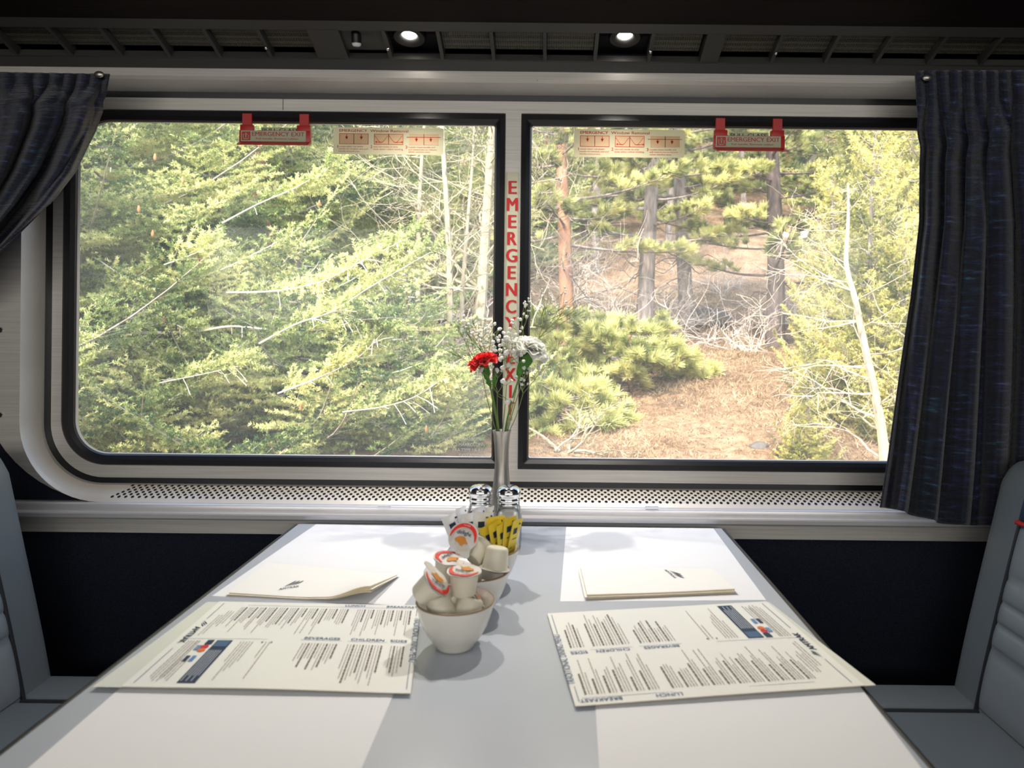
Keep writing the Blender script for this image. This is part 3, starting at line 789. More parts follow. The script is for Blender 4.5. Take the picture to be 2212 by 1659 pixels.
for k, (dx, dy, tx, yaw) in enumerate(ws):
    o = wo if k == 0 else copy_tree(wo)
    o.location = (bx_ + dx * .7 - .007, by_ + dy, ZT + .042 + .005 * (k % 2))
    o.rotation_euler = (Matrix.Rotation(tx, 3, 'Y') @ Matrix.Rotation(-.08, 3, 'X') @ Matrix.Rotation(math.radians(yaw), 3, 'Z')).to_euler()
    o['label'] = f'white sugar packet in the rear bowl, {ORD[k]} of the seven from the tied-back curtain side'

# ================================================================ shakers
def shaker(name, lab, x, y, content, fill, cat):
    o = thing(name, lab, cat, (x, y, ZT + .0003))
    z0 = ZT + .0003; c = (x, y, z0)
    MB().lathe([(.0001, 0), (.017, 0), (.0198, .0015), (.0206, .006), (.0212, .030), (.0212, .050), (.0200, .060), (.0175, .068), (.0165, .072), (.0155, .072), (.0160, .067), (.0185, .059), (.0195, .050), (.0195, .030), (.019, .008), (.0001, .006)], 40, c, 0, None, 5).build('glass_jar', 'jar', o, smooth=True, ang=60)
    MB().lathe([(.0001, .0065), (.0180, .0075), (.0187, .030), (.0187, .048), (.0178, fill - .006), (.010, fill), (.0001, fill + .002)], 32, c, 0, None, 5).build('contents', content, o, smooth=True, ang=60)
    MB().lathe([(.0168, .070), (.0178, .071), (.0178, .0735), (.0170, .0745), (.0170, .0760), (.0180, .077), (.0180, .0800), (.0172, .081), (.0174, .083), (.0192, .0855), (.0192, .0900), (.0178, .0955), (.014, .0990), (.007, .1008), (.0001, .1012)], 40, c).build('screw_cap', 'chrome', o, smooth=True, ang=50)
    for k in range(7):
        a = 2 * PI * k / 6; r = .006 if k < 6 else 0
        p = Vector((x + r * math.cos(a), y + r * math.sin(a), z0 + .1011 - (.0002 if k < 6 else -.0002)))
        bpoly = MB().poly([p + Vector((.0009 * math.cos(t), .0009 * math.sin(t), .0002)) for t in [2 * PI * i / 8 for i in range(8)]])
        bpoly.build('cap_hole', 'black', o)
shaker('pepper_shaker', 'square glass pepper shaker with chrome cap, beside the tall steel vase', -.108, 1.15, 'pepper', .060, 'shaker')
shaker('salt_shaker', 'square glass salt shaker of white salt with chrome cap', -.062, 1.146, 'salt', .064, 'shaker')

# ================================================================ vase and flowers
YV = 1.222
vx = P(1084.5, 928, YV).x; vt = P(1084.5, 930, YV).z - ZT
vase = thing('bud_vase', 'tall slim flared brushed steel bud vase holding flowers behind the shakers', 'vase', (vx, YV, ZT + .0003))
vp = [(.0001, 0), (.0215, 0), (.0232, .002), (.0235, .006), (.0215, .03), (.0178, .06), (.0140, .092), (.0119, .118), (.0118, .132), (.0128, .152), (.0146, .172), (.0160, vt - .001), (.0162, vt), (.0156, vt + .0003), (.0140, .172), (.0115, .145), (.0108, .12), (.0001, .10)]
MB().lathe(vp, 48, (vx, YV, ZT + .0003)).build('vase_body', 'steel', vase, smooth=True, ang=50)
rf = random.Random(5)
def PF(px, py, dy=0): return P(px, py, YV + dy)
def carnation(name, lab, cpx, dy, axis, petal, rad, n, pts, seed):
    r = random.Random(seed); c = PF(*cpx, dy); ax = Vector(axis).normalized()
    o = thing(name, lab, 'flower', PF(*pts[0][:2], pts[0][2]))
    path = bez([PF(*p) for p in pts] + [c - ax * rad * .75], 8)
    MB().tube(path, .0016, 7).build('stem', 'stem', o, smooth=True)
    u = ax.orthogonal().normalized(); w = ax.cross(u)
    mb = MB(); cs = []
    cal = [(.0018, -.95), (.0045, -.85), (.0062, -.55), (.0068, -.25), (.0075, -.10)]
    for rr_, z in cal:
        for k in range(10):
            a = 2 * PI * k / 10; cs.append(c + ax * (z * rad) + (u * math.cos(a) + w * math.sin(a)) * rr_)
    mb.add(cs, [(j * 10 + k, j * 10 + (k + 1) % 10, (j + 1) * 10 + (k + 1) % 10, (j + 1) * 10 + k) for j in range(4) for k in range(10)])
    mb.build('calyx', 'leaf', o, smooth=True)
    pm = MB()
    for i in range(n):
        tier = (i + .5) / n; el = math.radians(6 + 78 * tier ** 1.25)   # low tiers spread flat, high tiers stand up
        a = 2.39996 * i + r.uniform(-.2, .2); out = u * math.cos(a) + w * math.sin(a); sd = ax.cross(out)
        d = out * math.cos(el) + ax * math.sin(el); up = ax * math.cos(el) - out * math.sin(el)
        ln = rad * (1.0 - .30 * tier) * r.uniform(.88, 1.08); wd = ln * .62; p1, p2 = r.uniform(0, 6), r.uniform(0, 6)
        def f(s, t):
            q = (s - .5) * 2; edge = t * t
            L_ = ln * t * (1 - .18 * q * q * t) + edge * .0016 * math.sin(13 * q + p1)
            return c - ax * rad * .22 + d * L_ + sd * (q * wd * (t ** .75)) + up * (edge * .0042 * math.sin(4.5 * q + p2) + .004 * t * (1 - t) * 2 + .003 * q * q * t - .004 * t * t)
        pm.grid(f, 9, 6)
    pm.build('petals', petal, o, smooth=True, ang=180)
    return o
carnation('red_carnation', 'red carnation tilted sideways low in the steel vase', (1043, 781), -.012, (-.36, -.10, .93), 'red_petal', .0290, 34, [(1078, 955, 0), (1074, 915, -.002), (1066, 862, -.006), (1055, 822, -.010)], 3)
carnation('white_carnation', 'large white carnation leaning toward the second window pane', (1146, 752), -.010, (.38, -.22, .88), 'white_petal', .0365, 46, [(1088, 955, 0), (1096, 905, -.003), (1110, 850, -.006), (1128, 800, -.008)], 8)
wc = bpy.data.objects['white_carnation']
lp = [PF(1118, 812, -.008), PF(1128, 792, -.016), PF(1142, 775, -.02), PF(1152, 762, -.022)]
lc = bez(lp, 6); mb = MB(); vs = []
for i, p in enumerate(lc):
    t = i / (len(lc) - 1); wdt = .0095 * math.sin(PI * min(1, t * .9 + .05)) ** .7
    sd = Vector((.75, .25, -.6)).normalized()
    vs += [p - sd * wdt, p + Vector((0, -.002, 0)), p + sd * wdt]
mb.add(vs, [(3 * i + j, 3 * i + j + 1, 3 * i + j + 4, 3 * i + j + 3) for i in range(len(lc) - 1) for j in (0, 1)]); mb.build('leaf', 'leaf', wc, smooth=True)
rc = bpy.data.objects['red_carnation']
for a, b, wd in (((1062, 830), (1040, 800), .0045), ((1066, 845), (1070, 800), .004), ((1062, 840), (1050, 812), .005)):
    p0, p1 = PF(*a, -.012), PF(*b, -.016); sd = (p1 - p0).cross(Vector((0, 1, 0))).normalized()
    MB().add([p0, p0.lerp(p1, .5) + sd * wd, p1, p0.lerp(p1, .5) - sd * wd], [(0, 1, 2, 3)]).build('leaf', 'leaf', rc)
# floret mesh shared by all sprigs
def floret(seed, r0):
    r = random.Random(seed); bm = bmesh.new(); bmesh.ops.create_icosphere(bm, subdivisions=2, radius=r0)
    for v in bm.verts:
        k = 1 + .28 * math.sin(9 * v.co.x / r0 + seed) * math.sin(8 * v.co.y / r0) + r.uniform(-.12, .12)
        v.co *= k; v.co.z *= .85
    mb = MB(); mb.bm(bm); return mb
fl_src = []
def sprig(lab, base, hub, tips, size, seed):
    """base, hub: (px, py, dy); tips: region ((px,py), rx, ry, n)"""
    r = random.Random(seed); o = thing('gypsophila_sprig', lab, 'flower', PF(*base), "baby's breath sprigs")
    st = MB(); hubp = PF(*hub)
    main = bez([PF(*base), PF((base[0] + hub[0]) / 2 + r.uniform(-6, 6), (base[1] + hub[1]) / 2, (base[2] + hub[2]) / 2), hubp], 6)
    st.tube(main, [.0009 - .0003 * i / len(main) for i in range(len(main))], 5)
    pts = []
    for (cx, cy), rx, ry, n in tips:
        groups = max(2, n // 5)
        for g in range(groups):
            a = 2 * PI * g / groups + r.uniform(-.4, .4); gx_, gy = cx + rx * .55 * math.cos(a), cy + ry * .55 * math.sin(a); gd = hub[2] + r.uniform(-.025, .025)
            sub = PF(hub[0] + (gx_ - hub[0]) * .62, hub[1] + (gy - hub[1]) * .62, gd * .8 + hub[2] * .2)
            st.tube(bez([hubp, hubp.lerp(sub, .5) + Vector((r.uniform(-.003, .003), 0, r.uniform(-.002, .003))), sub], 4), .0006, 4)
            for k in range(n // groups):
                tp = PF(gx_ + r.gauss(0, rx * .33), gy + r.gauss(0, ry * .33), gd + r.uniform(-.012, .012))
                mid = sub.lerp(tp, .55) + Vector((r.uniform(-.003, .003), r.uniform(-.003, .003), r.uniform(-.003, .001)))
                st.tube([sub, mid, tp], .00042, 4); pts.append(tp)
    st.build('stem', 'sprig', o, smooth=True)
    for p in pts:
        if len(fl_src) < 3:
            f = floret(len(fl_src) + 3, .0032).build('floret', 'floret', None, smooth=True, ang=60); fl_src.append(f)
        else:
            f = r.choice(fl_src).copy(); C.objects.link(f)
        f.parent = o; f.location = p - o.location; s = size * r.uniform(.6, 1.25); f.scale = (s, s, s * .9); f.rotation_euler = (r.uniform(0, 3), r.uniform(0, 3), r.uniform(0, 3))
sprig("airy baby's breath sprig with tiny buds reaching highest over the second pane", (1092, 945, .004), (1165, 730, .012), [((1205, 650), 62, 42, 30), ((1160, 655), 30, 40, 14), ((1250, 665), 22, 24, 7)], .62, 1)
sprig("baby's breath sprig whose thin stem rises along the black mullion seal", (1090, 945, -.004), (1128, 745, -.002), [((1135, 655), 14, 34, 9), ((1118, 690), 20, 26, 9)], .95, 2)
sprig("dense baby's breath sprig spreading above the red carnation", (1080, 945, .004), (1052, 775, .010), [((1040, 722), 44, 34, 38), ((1012, 700), 34, 30, 16)], .9, 3)
sprig("sparse baby's breath sprig sticking out farthest over the first pane", (1076, 945, .002), (1040, 800, .012), [((985, 752), 26, 28, 14), ((992, 690), 24, 14, 8)], .6, 4)
sprig("full baby's breath sprig between the red and the white carnation", (1084, 945, -.008), (1096, 800, -.020), [((1100, 752), 30, 34, 30), ((1085, 735), 26, 20, 12)], 1.15, 5)
sprig("low baby's breath sprig under the white carnation", (1094, 945, -.006), (1130, 850, -.012), [((1152, 800), 32, 24, 14), ((1128, 822), 16, 18, 7)], 1.0, 6)
sprig("low baby's breath sprig hanging in front of the red carnation", (1080, 945, -.010), (1074, 850, -.022), [((1062, 800), 26, 20, 10), ((1078, 822), 24, 14, 7), ((1100, 868), 10, 8, 3)], 1.15, 7)

# ================================================================ signs and handles on the window
def onwall(px, py, Y):
    c = P(px, py, Y); return lambda x, y: c + Vector((x, 0, y))
kx = YG / F     # metres per pixel on the window plane
def handle(lab, x0, x1, yt, yb_, glass_lab):
    """x0,x1 body pixel span; yt top of straps; yb_ bottom of body"""
    Y = 1.350; c = P((x0 + x1) / 2, (yt + yb_) / 2, Y); k = Y / F
    o = thing('emergency_pull', lab, 'handle', c, 'red emergency window handles')
    w = (x1 - x0) * k; top = P((x0 + x1) / 2, yt, Y).z; bot = P((x0 + x1) / 2, yb_, Y).z; h = top - bot
    xl_, xr_ = c.x - w / 2, c.x + w / 2
    mb = MB(); a = h * .40
    for u in (xl_ + .004, xr_ - .022): MB().box(u, u + .018, Y - .002, Y + .004, top - a, top, 0, .0008).build('strap', 'red_plastic', o)
    mb = MB()
    mb.box(xl_ + .001, xl_ + .026, Y - .004, Y + .004, bot + h * .42, top - a + .004, 0, .001); mb.box(xr_ - .026, xr_ - .001, Y - .004, Y + .004, bot + h * .42, top - a + .004, 0, .001)
    mb.box(xl_, xr_, Y - .005, Y + .004, bot + h * .13, bot + h * .50, 0, .001)
    mb.add([(xl_, Y - .005, bot + h * .16), (xr_, Y - .005, bot + h * .16), (xr_ + .002, Y - .022, bot + .002), (xl_ - .001 + .004, Y - .022, bot + .002), (xr_, Y + .002, bot + h * .13), (xl_, Y + .002, bot + h * .13), (xr_ + .002, Y - .022, bot), (xl_ + .003, Y - .022, bot)],
           ((0, 3, 2, 1), (4, 6, 7, 5), (3, 7, 6, 2), (0, 5, 7, 3), (1, 2, 6, 4)))
    mb.build('handle_body', 'red_plastic', o, smooth=True, ang=30)
    lab_ = MB().box(xl_ + .0035, xr_ - .008, Y - .0058, Y - .0045, bot + h * .17, bot + h * .485, 0, .0004).build('label_plate', 'label_glow', o)
    mb = MB(); z = bot + h * .17; hh = h * .315; f = lambda x, y: Vector((x, Y - .0061, y))
    ix = xl_ + .0055; s = hh * .80
    mb.quad(f(ix, z + hh * .1), f(ix + s, z + hh * .1), f(ix + s, z + hh * .1 + s), f(ix, z + hh * .1 + s), 0)
    g = lambda x, y: Vector((ix + s * x, Y - .0064, z + hh * .1 + s * y))
    for r_ in ((.15, .12, .22, .70), (.15, .12, .82, .19), (.75, .12, .82, .62), (.44, .30, .54, .85), (.34, .62, .64, .70)): mb.quad(g(r_[0], r_[1]), g(r_[2], r_[1]), g(r_[2], r_[3]), g(r_[0], r_[3]), 1)
    tx = ix + s + .0022; tw = xr_ - .0105 - tx
    mb.text('EMERGENCY EXIT', lambda x, y: f(tx + x, z + hh * .50 + y), hh * .40, 'L', .02, 0, tw)
    mb.text('Pull handle. Remove rubber.', lambda x, y: f(tx + tw * .08 + x, z + hh * .18 + y), hh * .17, 'L', .012, 0, tw * .82)
    mb.build('printed_text', ['red_plastic', 'label_glow'], lab_)
    # sticker on the glass behind the slot
    so = tag(MB().box(xl_ + .034, xr_ - .026, YG - .0012, YG - .0004, bot + h * .40, bot + h * .665, 0).build('glass_sticker', 'label_glow', org=Vector((c.x, YG, bot + h * .5))), glass_lab, 'sticker', 'stickers behind the red handles')
    z2 = bot + h * .515
    MB().text('PULL GLASS', lambda x, y: Vector((c.x + .003 + x, YG - .0015, z2 + y)), h * .125, 'C', .02, 0, w * .52).build('sticker_text', 'black', so)
handle('red plastic emergency exit handle hanging on the pane by the tied-back curtain', 519, 672, 246, 320, 'pull glass sticker behind the red handle on the conifer-side pane')
handle('red plastic emergency exit handle hanging on the pane by the straight curtain', 1541, 1694, 256, 333, 'pull glass sticker behind the red handle on the hillside pane')
def removal_sign(lab, x0, y0, x1, y1):
    Y = YG - .0012; c = P((x0 + x1) / 2, (y0 + y1) / 2, Y); w, h = (x1 - x0) * kx, (y1 - y0) * kx
    o = tag(bpy.data.objects.new('window_removal_sign', None), lab, 'sign', 'window removal signs'); C.objects.link(o); o.location = c
    X0, Z0 = c.x - w / 2, c.z - h / 2
    f = lambda x, y, d=.0006: Vector((X0 + x * w, Y - d, Z0 + y * h))
    r = .02; pl_ = []
    for cx, cy, a in ((1 - r, 1 - 4 * r, 0), (r, 1 - 4 * r, 90), (r, 4 * r, 180), (1 - r, 4 * r, 270)):
        for k in range(5): t = math.radians(a + 22.5 * k); pl_.append((cx + r * math.cos(t), cy + 4 * r * math.sin(t)))
    mb = MB().poly([f(x, y, .0002) for x, y in pl_]); mb.build('sign_plate', 'sign', o)
    mb = MB(); tt = lambda s, x, y, hh, ww, b=.02, m=0: mb.text(s, lambda u, v: f(x, y) + Vector((u, 0, v)), hh * h, 'L', b, m, ww * w)
    tt('EMERGENCY', .053, .83, .105, .255, .035); tt('Window Removal', .335, .83, .105, .345, .02)
    tt('1', .030, .235, .11, .014, .03); tt('2', .338, .235, .11, .017, .03); tt('3', .655, .235, .11, .017, .03)
    L1_ = ['Locate either red plastic', 'handle on window and pull', 'handle toward you.']; L2_ = ['Use red handle to strip', 'away either rubber molding.']; L3_ = ['Locate metal handle and', 'pull toward you to remove', 'either window pane.']
    for x, ls, ws_ in ((.050, L1_, (.225, .265, .19)), (.366, L2_, (.22, .27)), (.683, L3_, (.24, .255, .20))):
        for k, (s, q) in enumerate(zip(ls, ws_)): tt(s, x, .265 - .088 * k, .05, q, .012, 0)
    mb.build('printed_text', 'sign_red', o)
    mb = MB()
    def box(x0, y0, x1, y1, m=0, t=.0045, tv=.016):
        for a in ((x0, y0, x1, y0 + tv), (x0, y1 - tv, x1, y1), (x0, y0, x0 + t, y1), (x1 - t, y0, x1, y1)): mb.quad(f(a[0], a[1]), f(a[2], a[1]), f(a[2], a[3]), f(a[0], a[3]), m)
    def arrow(x, y0, y1, m=0):
        mb.quad(f(x - .003, y0), f(x + .003, y0), f(x + .003, y1), f(x - .003, y1), m); mb.poly([f(x - .014, y0 + .06), f(x, y0 - .06), f(x + .014, y0 + .06)], m)
    for k, x in enumerate((.055, .370, .690)):
        mb.quad(f(x, .38, .0004), f(x + .265, .38, .0004), f(x + .265, .76, .0004), f(x, .76, .0004), 1)
        box(x, .37, x + .135, .77, 0 if k < 2 else 1); box(x + .13, .37, x + .265, .77, 0 if k < 2 else 1)
    for x in (.122, .255): arrow(x, .60, .74)
    for x in (.755, .885): arrow(x, .54, .66)
    mb.quad(f(.665, .645), f(.975, .645), f(.975, .665), f(.665, .665))
    for x0_ in (.375, .505):
        pts = [(x0_ + .12 * t, .70 - .25 * math.sin(PI * (t if x0_ < .4 else t)) ** 1.3) for t in [i / 14 for i in range(15)]]
        for (a, b), (c_, d) in zip(pts, pts[1:]): mb.quad(f(a, b - .012), f(c_, d - .012), f(c_, d + .012), f(a, b + .012))
    for x0_, x1_ in ((.43, .395), (.575, .62)):
        mb.quad(f(x0_, .44), f(x1_, .455), f(x1_, .475), f(x0_, .46)); sgn = 1 if x1_ > x0_ else -1
        mb.poly([f(x1_, .42), f(x1_ + sgn * .015, .465), f(x1_, .51)])
    mb.build('diagram', ['sign_red', 'sign_pink'], o)
removal_sign('cream window removal instruction sign on the conifer-side pane', 720, 276, 958, 334)
removal_sign('cream window removal instruction sign on the hillside pane', 1240, 280, 1479, 340)
# vertical sticker on the mullion
Ys = YG - .0044
p0, p1 = P(1106, 372, Ys), P(1101, 912, Ys); cx = (p0.x + p1.x) / 2; hw = 15.4 * Ys / F
st = tag(bpy.data.objects.new('emergency_exit_sticker', None), 'tall pale sticker with red stacked emergency exit lettering on the window mullion', 'sticker'); C.objects.link(st); st.location = (cx, Ys, p1.z)
MB().quad((cx - hw, Ys - .0002, p1.z), (cx + hw, Ys - .0002, p1.z), (cx + hw, Ys - .0002, p0.z), (cx - hw, Ys - .0002, p0.z)).build('sticker_sheet', 'sticker', st)
mb = MB()
for k, ch in enumerate('EMERGENCY EXIT'):
    if ch == ' ': continue
    yc = 404 + 36.75 * k; c = P(1106.2 - .0095 * (yc - 404), yc, Ys - .0006)
    wd = {'M': 24, 'I': 6, 'G': 24, 'N': 24, 'C': 22, 'Y': 23, 'X': 23}.get(ch, 19 if ch != 'R' else 21) * kx
    c.x = cx
    mb.text(ch, lambda x, y: c + Vector((x, 0, y - 14.5 * kx)), 29.5 * kx, 'C', .045, 0, wd)
c = P(1101.5, 904, Ys - .0006); mb.text('REMOVE RUBBER', lambda x, y: Vector((cx + x, c.y, c.z + y)), .0022, 'C', .01, 0, 13 * kx); mb.text('PULL HANDLE', lambda x, y: Vector((cx + x, c.y, c.z - .0034 + y)), .0022, 'C', .01, 0, 13 * kx)
mb.build('sticker_text', 'sticker_red', st)

# ================================================================ booth seats
def seat(sg, X0, lab):
    """sg +1: seat at larger x facing -x. d = distance away from the table along x."""
    o = thing('booth_seat', lab, 'seat', (X0, .70, 0), 'facing booth seats')
    y0, y1 = .10, 1.205
    X = lambda d: X0 + sg * d
    def P3(d, y, z): return Vector((X(d), y, z))
    front = lambda z: (.0 + .088 * max(0, (z - .47) / .39) ** 1.12)
    prof = [(front(z), z) for z in [.40, .46, .50, .56, .62, .68, .74, .79, .83, .853]] + [(.098, .872), (.112, .883), (.135, .888), (.18, .888), (.205, .88), (.215, .86), (.20, .60), (.19, .40)]
    def back(s, t):  # s along profile, t along y
        i = s * (len(prof) - 1); k = min(int(i), len(prof) - 2); d = prof[k][0] + (prof[k + 1][0] - prof[k][0]) * (i - k); z = prof[k][1] + (prof[k + 1][1] - prof[k][1]) * (i - k)
        return d, z
    mb = MB(); n = len(prof); rows = []
    ts = [(y0, .03), (y0 + .006, .012), (y0 + .02, 0), (.4, 0), (.7, 0), (1.0, 0), (y1 - .022, 0), (y1 - .008, .008), (y1, .024)]
    for y, ins in ts:
        for d, z in prof:
            cd, cz = .11, .64
            q = 1 - ins / .16
            rows.append(P3(cd + (d - cd) * q, y, cz + (z - cz) * (1 - ins / .4)))
    fs = [(j * n + i, j * n + i + 1, (j + 1) * n + i + 1, (j + 1) * n + i) for j in range(len(ts) - 1) for i in range(n - 1)]
    fs += [tuple(range(n)), tuple((len(ts) - 1) * n + i for i in range(n))[::-1]]
    mb.add(rows, fs); mb.build('backrest', 'seat', o, smooth=True, ang=50)
    # quilted insert
    ya, yb2 = .20, 1.125
    seams = [.505, .600, .638, .671, .707, .795]
    def ins(z, y):
        e = min(1, (y - ya) / .02, (yb2 - y) / .02) if ya < y < yb2 else 0
        off = .009 * max(0, e) ** .5
        ch = 0
        for a, b in zip(seams, seams[1:]):
            if a <= z <= b: ch = math.sin(PI * (z - a) / (b - a)) ** .45
        return front(z) - off * (.35 + .65 * ch) + (.004 if e <= 0 else 0)
    zs = []
    for a, b in zip(seams, seams[1:]): zs += [a + (b - a) * k / 8 for k in range(8)]
    zs.append(seams[-1])
    yy = [ya, ya + .004, ya + .012, ya + .022] + [ya + .03 + (yb2 - ya - .06) * k / 12 for k in range(13)] + [yb2 - .022, yb2 - .012, yb2 - .004, yb2]
    mb = MB().add([P3(ins(z, y), y, z) for z in zs for y in yy], [(j * len(yy) + i, j * len(yy) + i + 1, (j + 1) * len(yy) + i + 1, (j + 1) * len(yy) + i) for j in range(len(zs) - 1) for i in range(len(yy) - 1)])
    mb.build('quilted_insert', 'seat_light', o, smooth=True, ang=180)
    zz = [.797 + .06 * k / 6 for k in range(7)]
    mb = MB().add([P3((front(z) if z < .853 else .088 + (z - .853) * .5) - .006 * (1 if .0 < k < 6 else .2), y, z) for k, z in enumerate(zz) for y in (ya, .65, yb2)], [(j * 3 + i, j * 3 + i + 1, (j + 1) * 3 + i + 1, (j + 1) * 3 + i) for j in range(6) for i in range(2)])
    mb.build('headrest_band', 'seat_blue', o, smooth=True)
    MB().tube([P3(front(.796) - .008, y, .796) for y in (ya, .65, yb2)], .004, 8).build('red_piping', 'piping_red', o, smooth=True)
    for y in (ya, yb2): MB().tube([P3(front(z) - .002, y, z) for z in [.49 + .365 * k / 14 for k in range(15)]], .0035, 6).build('dark_piping', 'piping_dark', o, smooth=True)
    # cushion
    mb = MB(); xa, xb = sorted((X(-.40), X(.03)))
    mb.box(xa, xb, y0, 1.120, .375, .503, 0, .018, 4); mb.build('seat_cushion', 'seat', o, smooth=True, ang=60)
    MB().box(xa, xb, 1.1245, y1, .375, .501, 0, .012, 4).build('cushion_border', 'seat', o, smooth=True, ang=60)
    MB().tube([(xa + .01, 1.1223, .496), (xb, 1.1223, .496)], .004, 6).build('dark_piping', 'piping_dark', o, smooth=True)
    xa2, xb2 = sorted((X(-.34), X(.19)))
    MB().box(xa2, xb2, y0 + .02, y1 - .01, .0, .38, 0, .01).build('seat_base', 'black', o)
seat(-1, -.824, 'grey vinyl booth seat with quilted backrest below the tied-back curtain')
seat(1, .680, 'grey vinyl booth seat with quilted backrest below the straight hanging curtain')
# ================================================================ THE FOREST OUTSIDE
rng = np.random.default_rng(4)
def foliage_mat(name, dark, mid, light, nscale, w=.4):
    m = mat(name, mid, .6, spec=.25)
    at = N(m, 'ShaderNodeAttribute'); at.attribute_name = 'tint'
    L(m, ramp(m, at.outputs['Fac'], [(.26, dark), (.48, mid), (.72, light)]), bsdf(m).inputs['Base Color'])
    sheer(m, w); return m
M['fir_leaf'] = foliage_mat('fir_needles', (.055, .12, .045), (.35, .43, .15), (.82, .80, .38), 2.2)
M['pine_leaf'] = foliage_mat('pine_needles', (.10, .14, .045), (.40, .43, .15), (.80, .77, .35), 1.6)
M['juniper_leaf'] = foliage_mat('juniper_needles', (.10, .13, .03), (.42, .42, .12), (.78, .71, .26), 1.8)
M['bark_grey'] = mat('bark_grey', (.2, .17, .15), .9); f_ = colnoise(M['bark_grey'], 14, (.11, .09, .08), (.34, .29, .26), (1, 1, .25)); bump(M['bark_grey'], f_, .8, .02)
M['bark_red'] = mat('bark_red', (.3, .15, .08), .9); f_ = colnoise(M['bark_red'], 10, (.20, .12, .09), (.50, .24, .12), (1, 1, .25)); bump(M['bark_red'], f_, .8, .02)
M['bark_dark'] = mat('bark_dark', (.09, .07, .07), .9); f_ = colnoise(M['bark_dark'], 14, (.05, .04, .04), (.16, .12, .11), (1, 1, .25)); bump(M['bark_dark'], f_, .8, .02)
M['limb_pale'] = mat('limb_pale', (.62, .57, .50), .8); colnoise(M['limb_pale'], 6, (.30, .27, .23), (.58, .54, .49))
M['aspen'] = mat('aspen_bark', (.74, .68, .50), .8)
def aspen_bark():
    m = M['aspen']; f = noise(m, coords(m, (3, 3, 1.2)), 9, 4)
    L(m, ramp(m, f, [(.34, (.17, .14, .10)), (.42, (.32, .28, .19)), (.7, (.43, .38, .26))]), bsdf(m).inputs['Base Color'])
aspen_bark()
M['twig_grey'] = mat('twig_grey', (.50, .44, .38), .85)
M['ground'] = mat('dry_hillside', (.4, .25, .12), .95, spec=.1)
def ground_mat():
    m = M['ground']; f = noise(m, coords(m), 1.1, 6, .65); g = noise(m, coords(m), 9, 5, .7)
    c1 = ramp(m, f, [(.30, (.12, .085, .055)), (.48, (.25, .17, .105)), (.62, (.33, .24, .155)), (.78, (.27, .25, .18))])
    c2 = ramp(m, g, [(.35, (.45, .42, .40)), (.6, (1.05, 1.0, .95))])
    mx = N(m, 'ShaderNodeMix', data_type='RGBA', blend_type='MULTIPLY'); mx.inputs['Factor'].default_value = 1
    L(m, c1, mx.inputs[6]); L(m, c2, mx.inputs[7]); L(m, mx.outputs[2], bsdf(m).inputs['Base Color']); bump(m, g, .8, .06)
ground_mat()
M['grass'] = foliage_mat('dry_grass', (.15, .10, .06), (.33, .23, .13), (.52, .42, .27), 1.0, .3)
M['rock'] = mat('rock', (.33, .31, .29), .9); f_ = colnoise(M['rock'], 6, (.05, .047, .043), (.13, .12, .105), detail=6); bump(M['rock'], f_, .4, .01)
M['snow'] = mat('snow', (.92, .93, .96), .6)
M['cone'] = mat('fir_cone', (.42, .20, .08), .8)

def gz(x, y):
    g = -1.25 + .15 * (y - 7) + .0036 * (y - 7) ** 2 + (.022 * (y - 34) ** 2 if y > 34 else 0)
    if y < 7: g = -1.25 + .15 * (y - 7)
    return ZC + g + .12 * math.sin(.9 * x + .5 * y) + .10 * math.sin(.53 * x - .8 * y + 1.3) - .012 * max(0, -x - 1) * 1.2
mb = MB(); xs = np.concatenate([np.linspace(-45, -8, 30), np.linspace(-7.5, 9, 90), np.linspace(9.8, 45, 28)]); ys_ = np.concatenate([np.linspace(1.6, 16, 80), np.linspace(16.4, 75, 70)])
nx = len(xs); mb.add([(x, y, gz(x, y)) for y in ys_ for x in xs], [(j * nx + i, j * nx + i + 1, (j + 1) * nx + i + 1, (j + 1) * nx + i) for j in range(len(ys_) - 1) for i in range(nx - 1)])
struct(mb, 'hillside_ground', 'ground', 'dry rust-brown hillside rising behind the train', smooth=True, ang=180)

def big(name, V, Fc, mt, parent, tint=None, smooth_=False):
    me = bpy.data.meshes.new(name); nv, nf, k = len(V), len(Fc), Fc.shape[1]
    me.vertices.add(nv); me.vertices.foreach_set('co', V.astype(np.float32).ravel())
    me.loops.add(nf * k); me.loops.foreach_set('vertex_index', Fc.astype(np.int32).ravel())
    me.polygons.add(nf); me.polygons.foreach_set('loop_start', np.arange(0, nf * k, k, dtype=np.int32))
    me.materials.append(M[mt])
    if tint is not None:
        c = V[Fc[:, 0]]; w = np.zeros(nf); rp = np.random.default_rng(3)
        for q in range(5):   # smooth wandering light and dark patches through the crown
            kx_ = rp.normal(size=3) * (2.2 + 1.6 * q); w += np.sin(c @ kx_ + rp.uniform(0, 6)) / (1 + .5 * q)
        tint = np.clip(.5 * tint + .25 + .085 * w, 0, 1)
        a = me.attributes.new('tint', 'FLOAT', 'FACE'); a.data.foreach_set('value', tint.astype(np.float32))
    me.update(calc_edges=True); me.validate()
    o = bpy.data.objects.new(name, me); C.objects.link(o)
    if parent is not None: o.parent = parent
    return o
def nrm(v): return v / np.maximum(np.linalg.norm(v, axis=-1, keepdims=True), 1e-9)
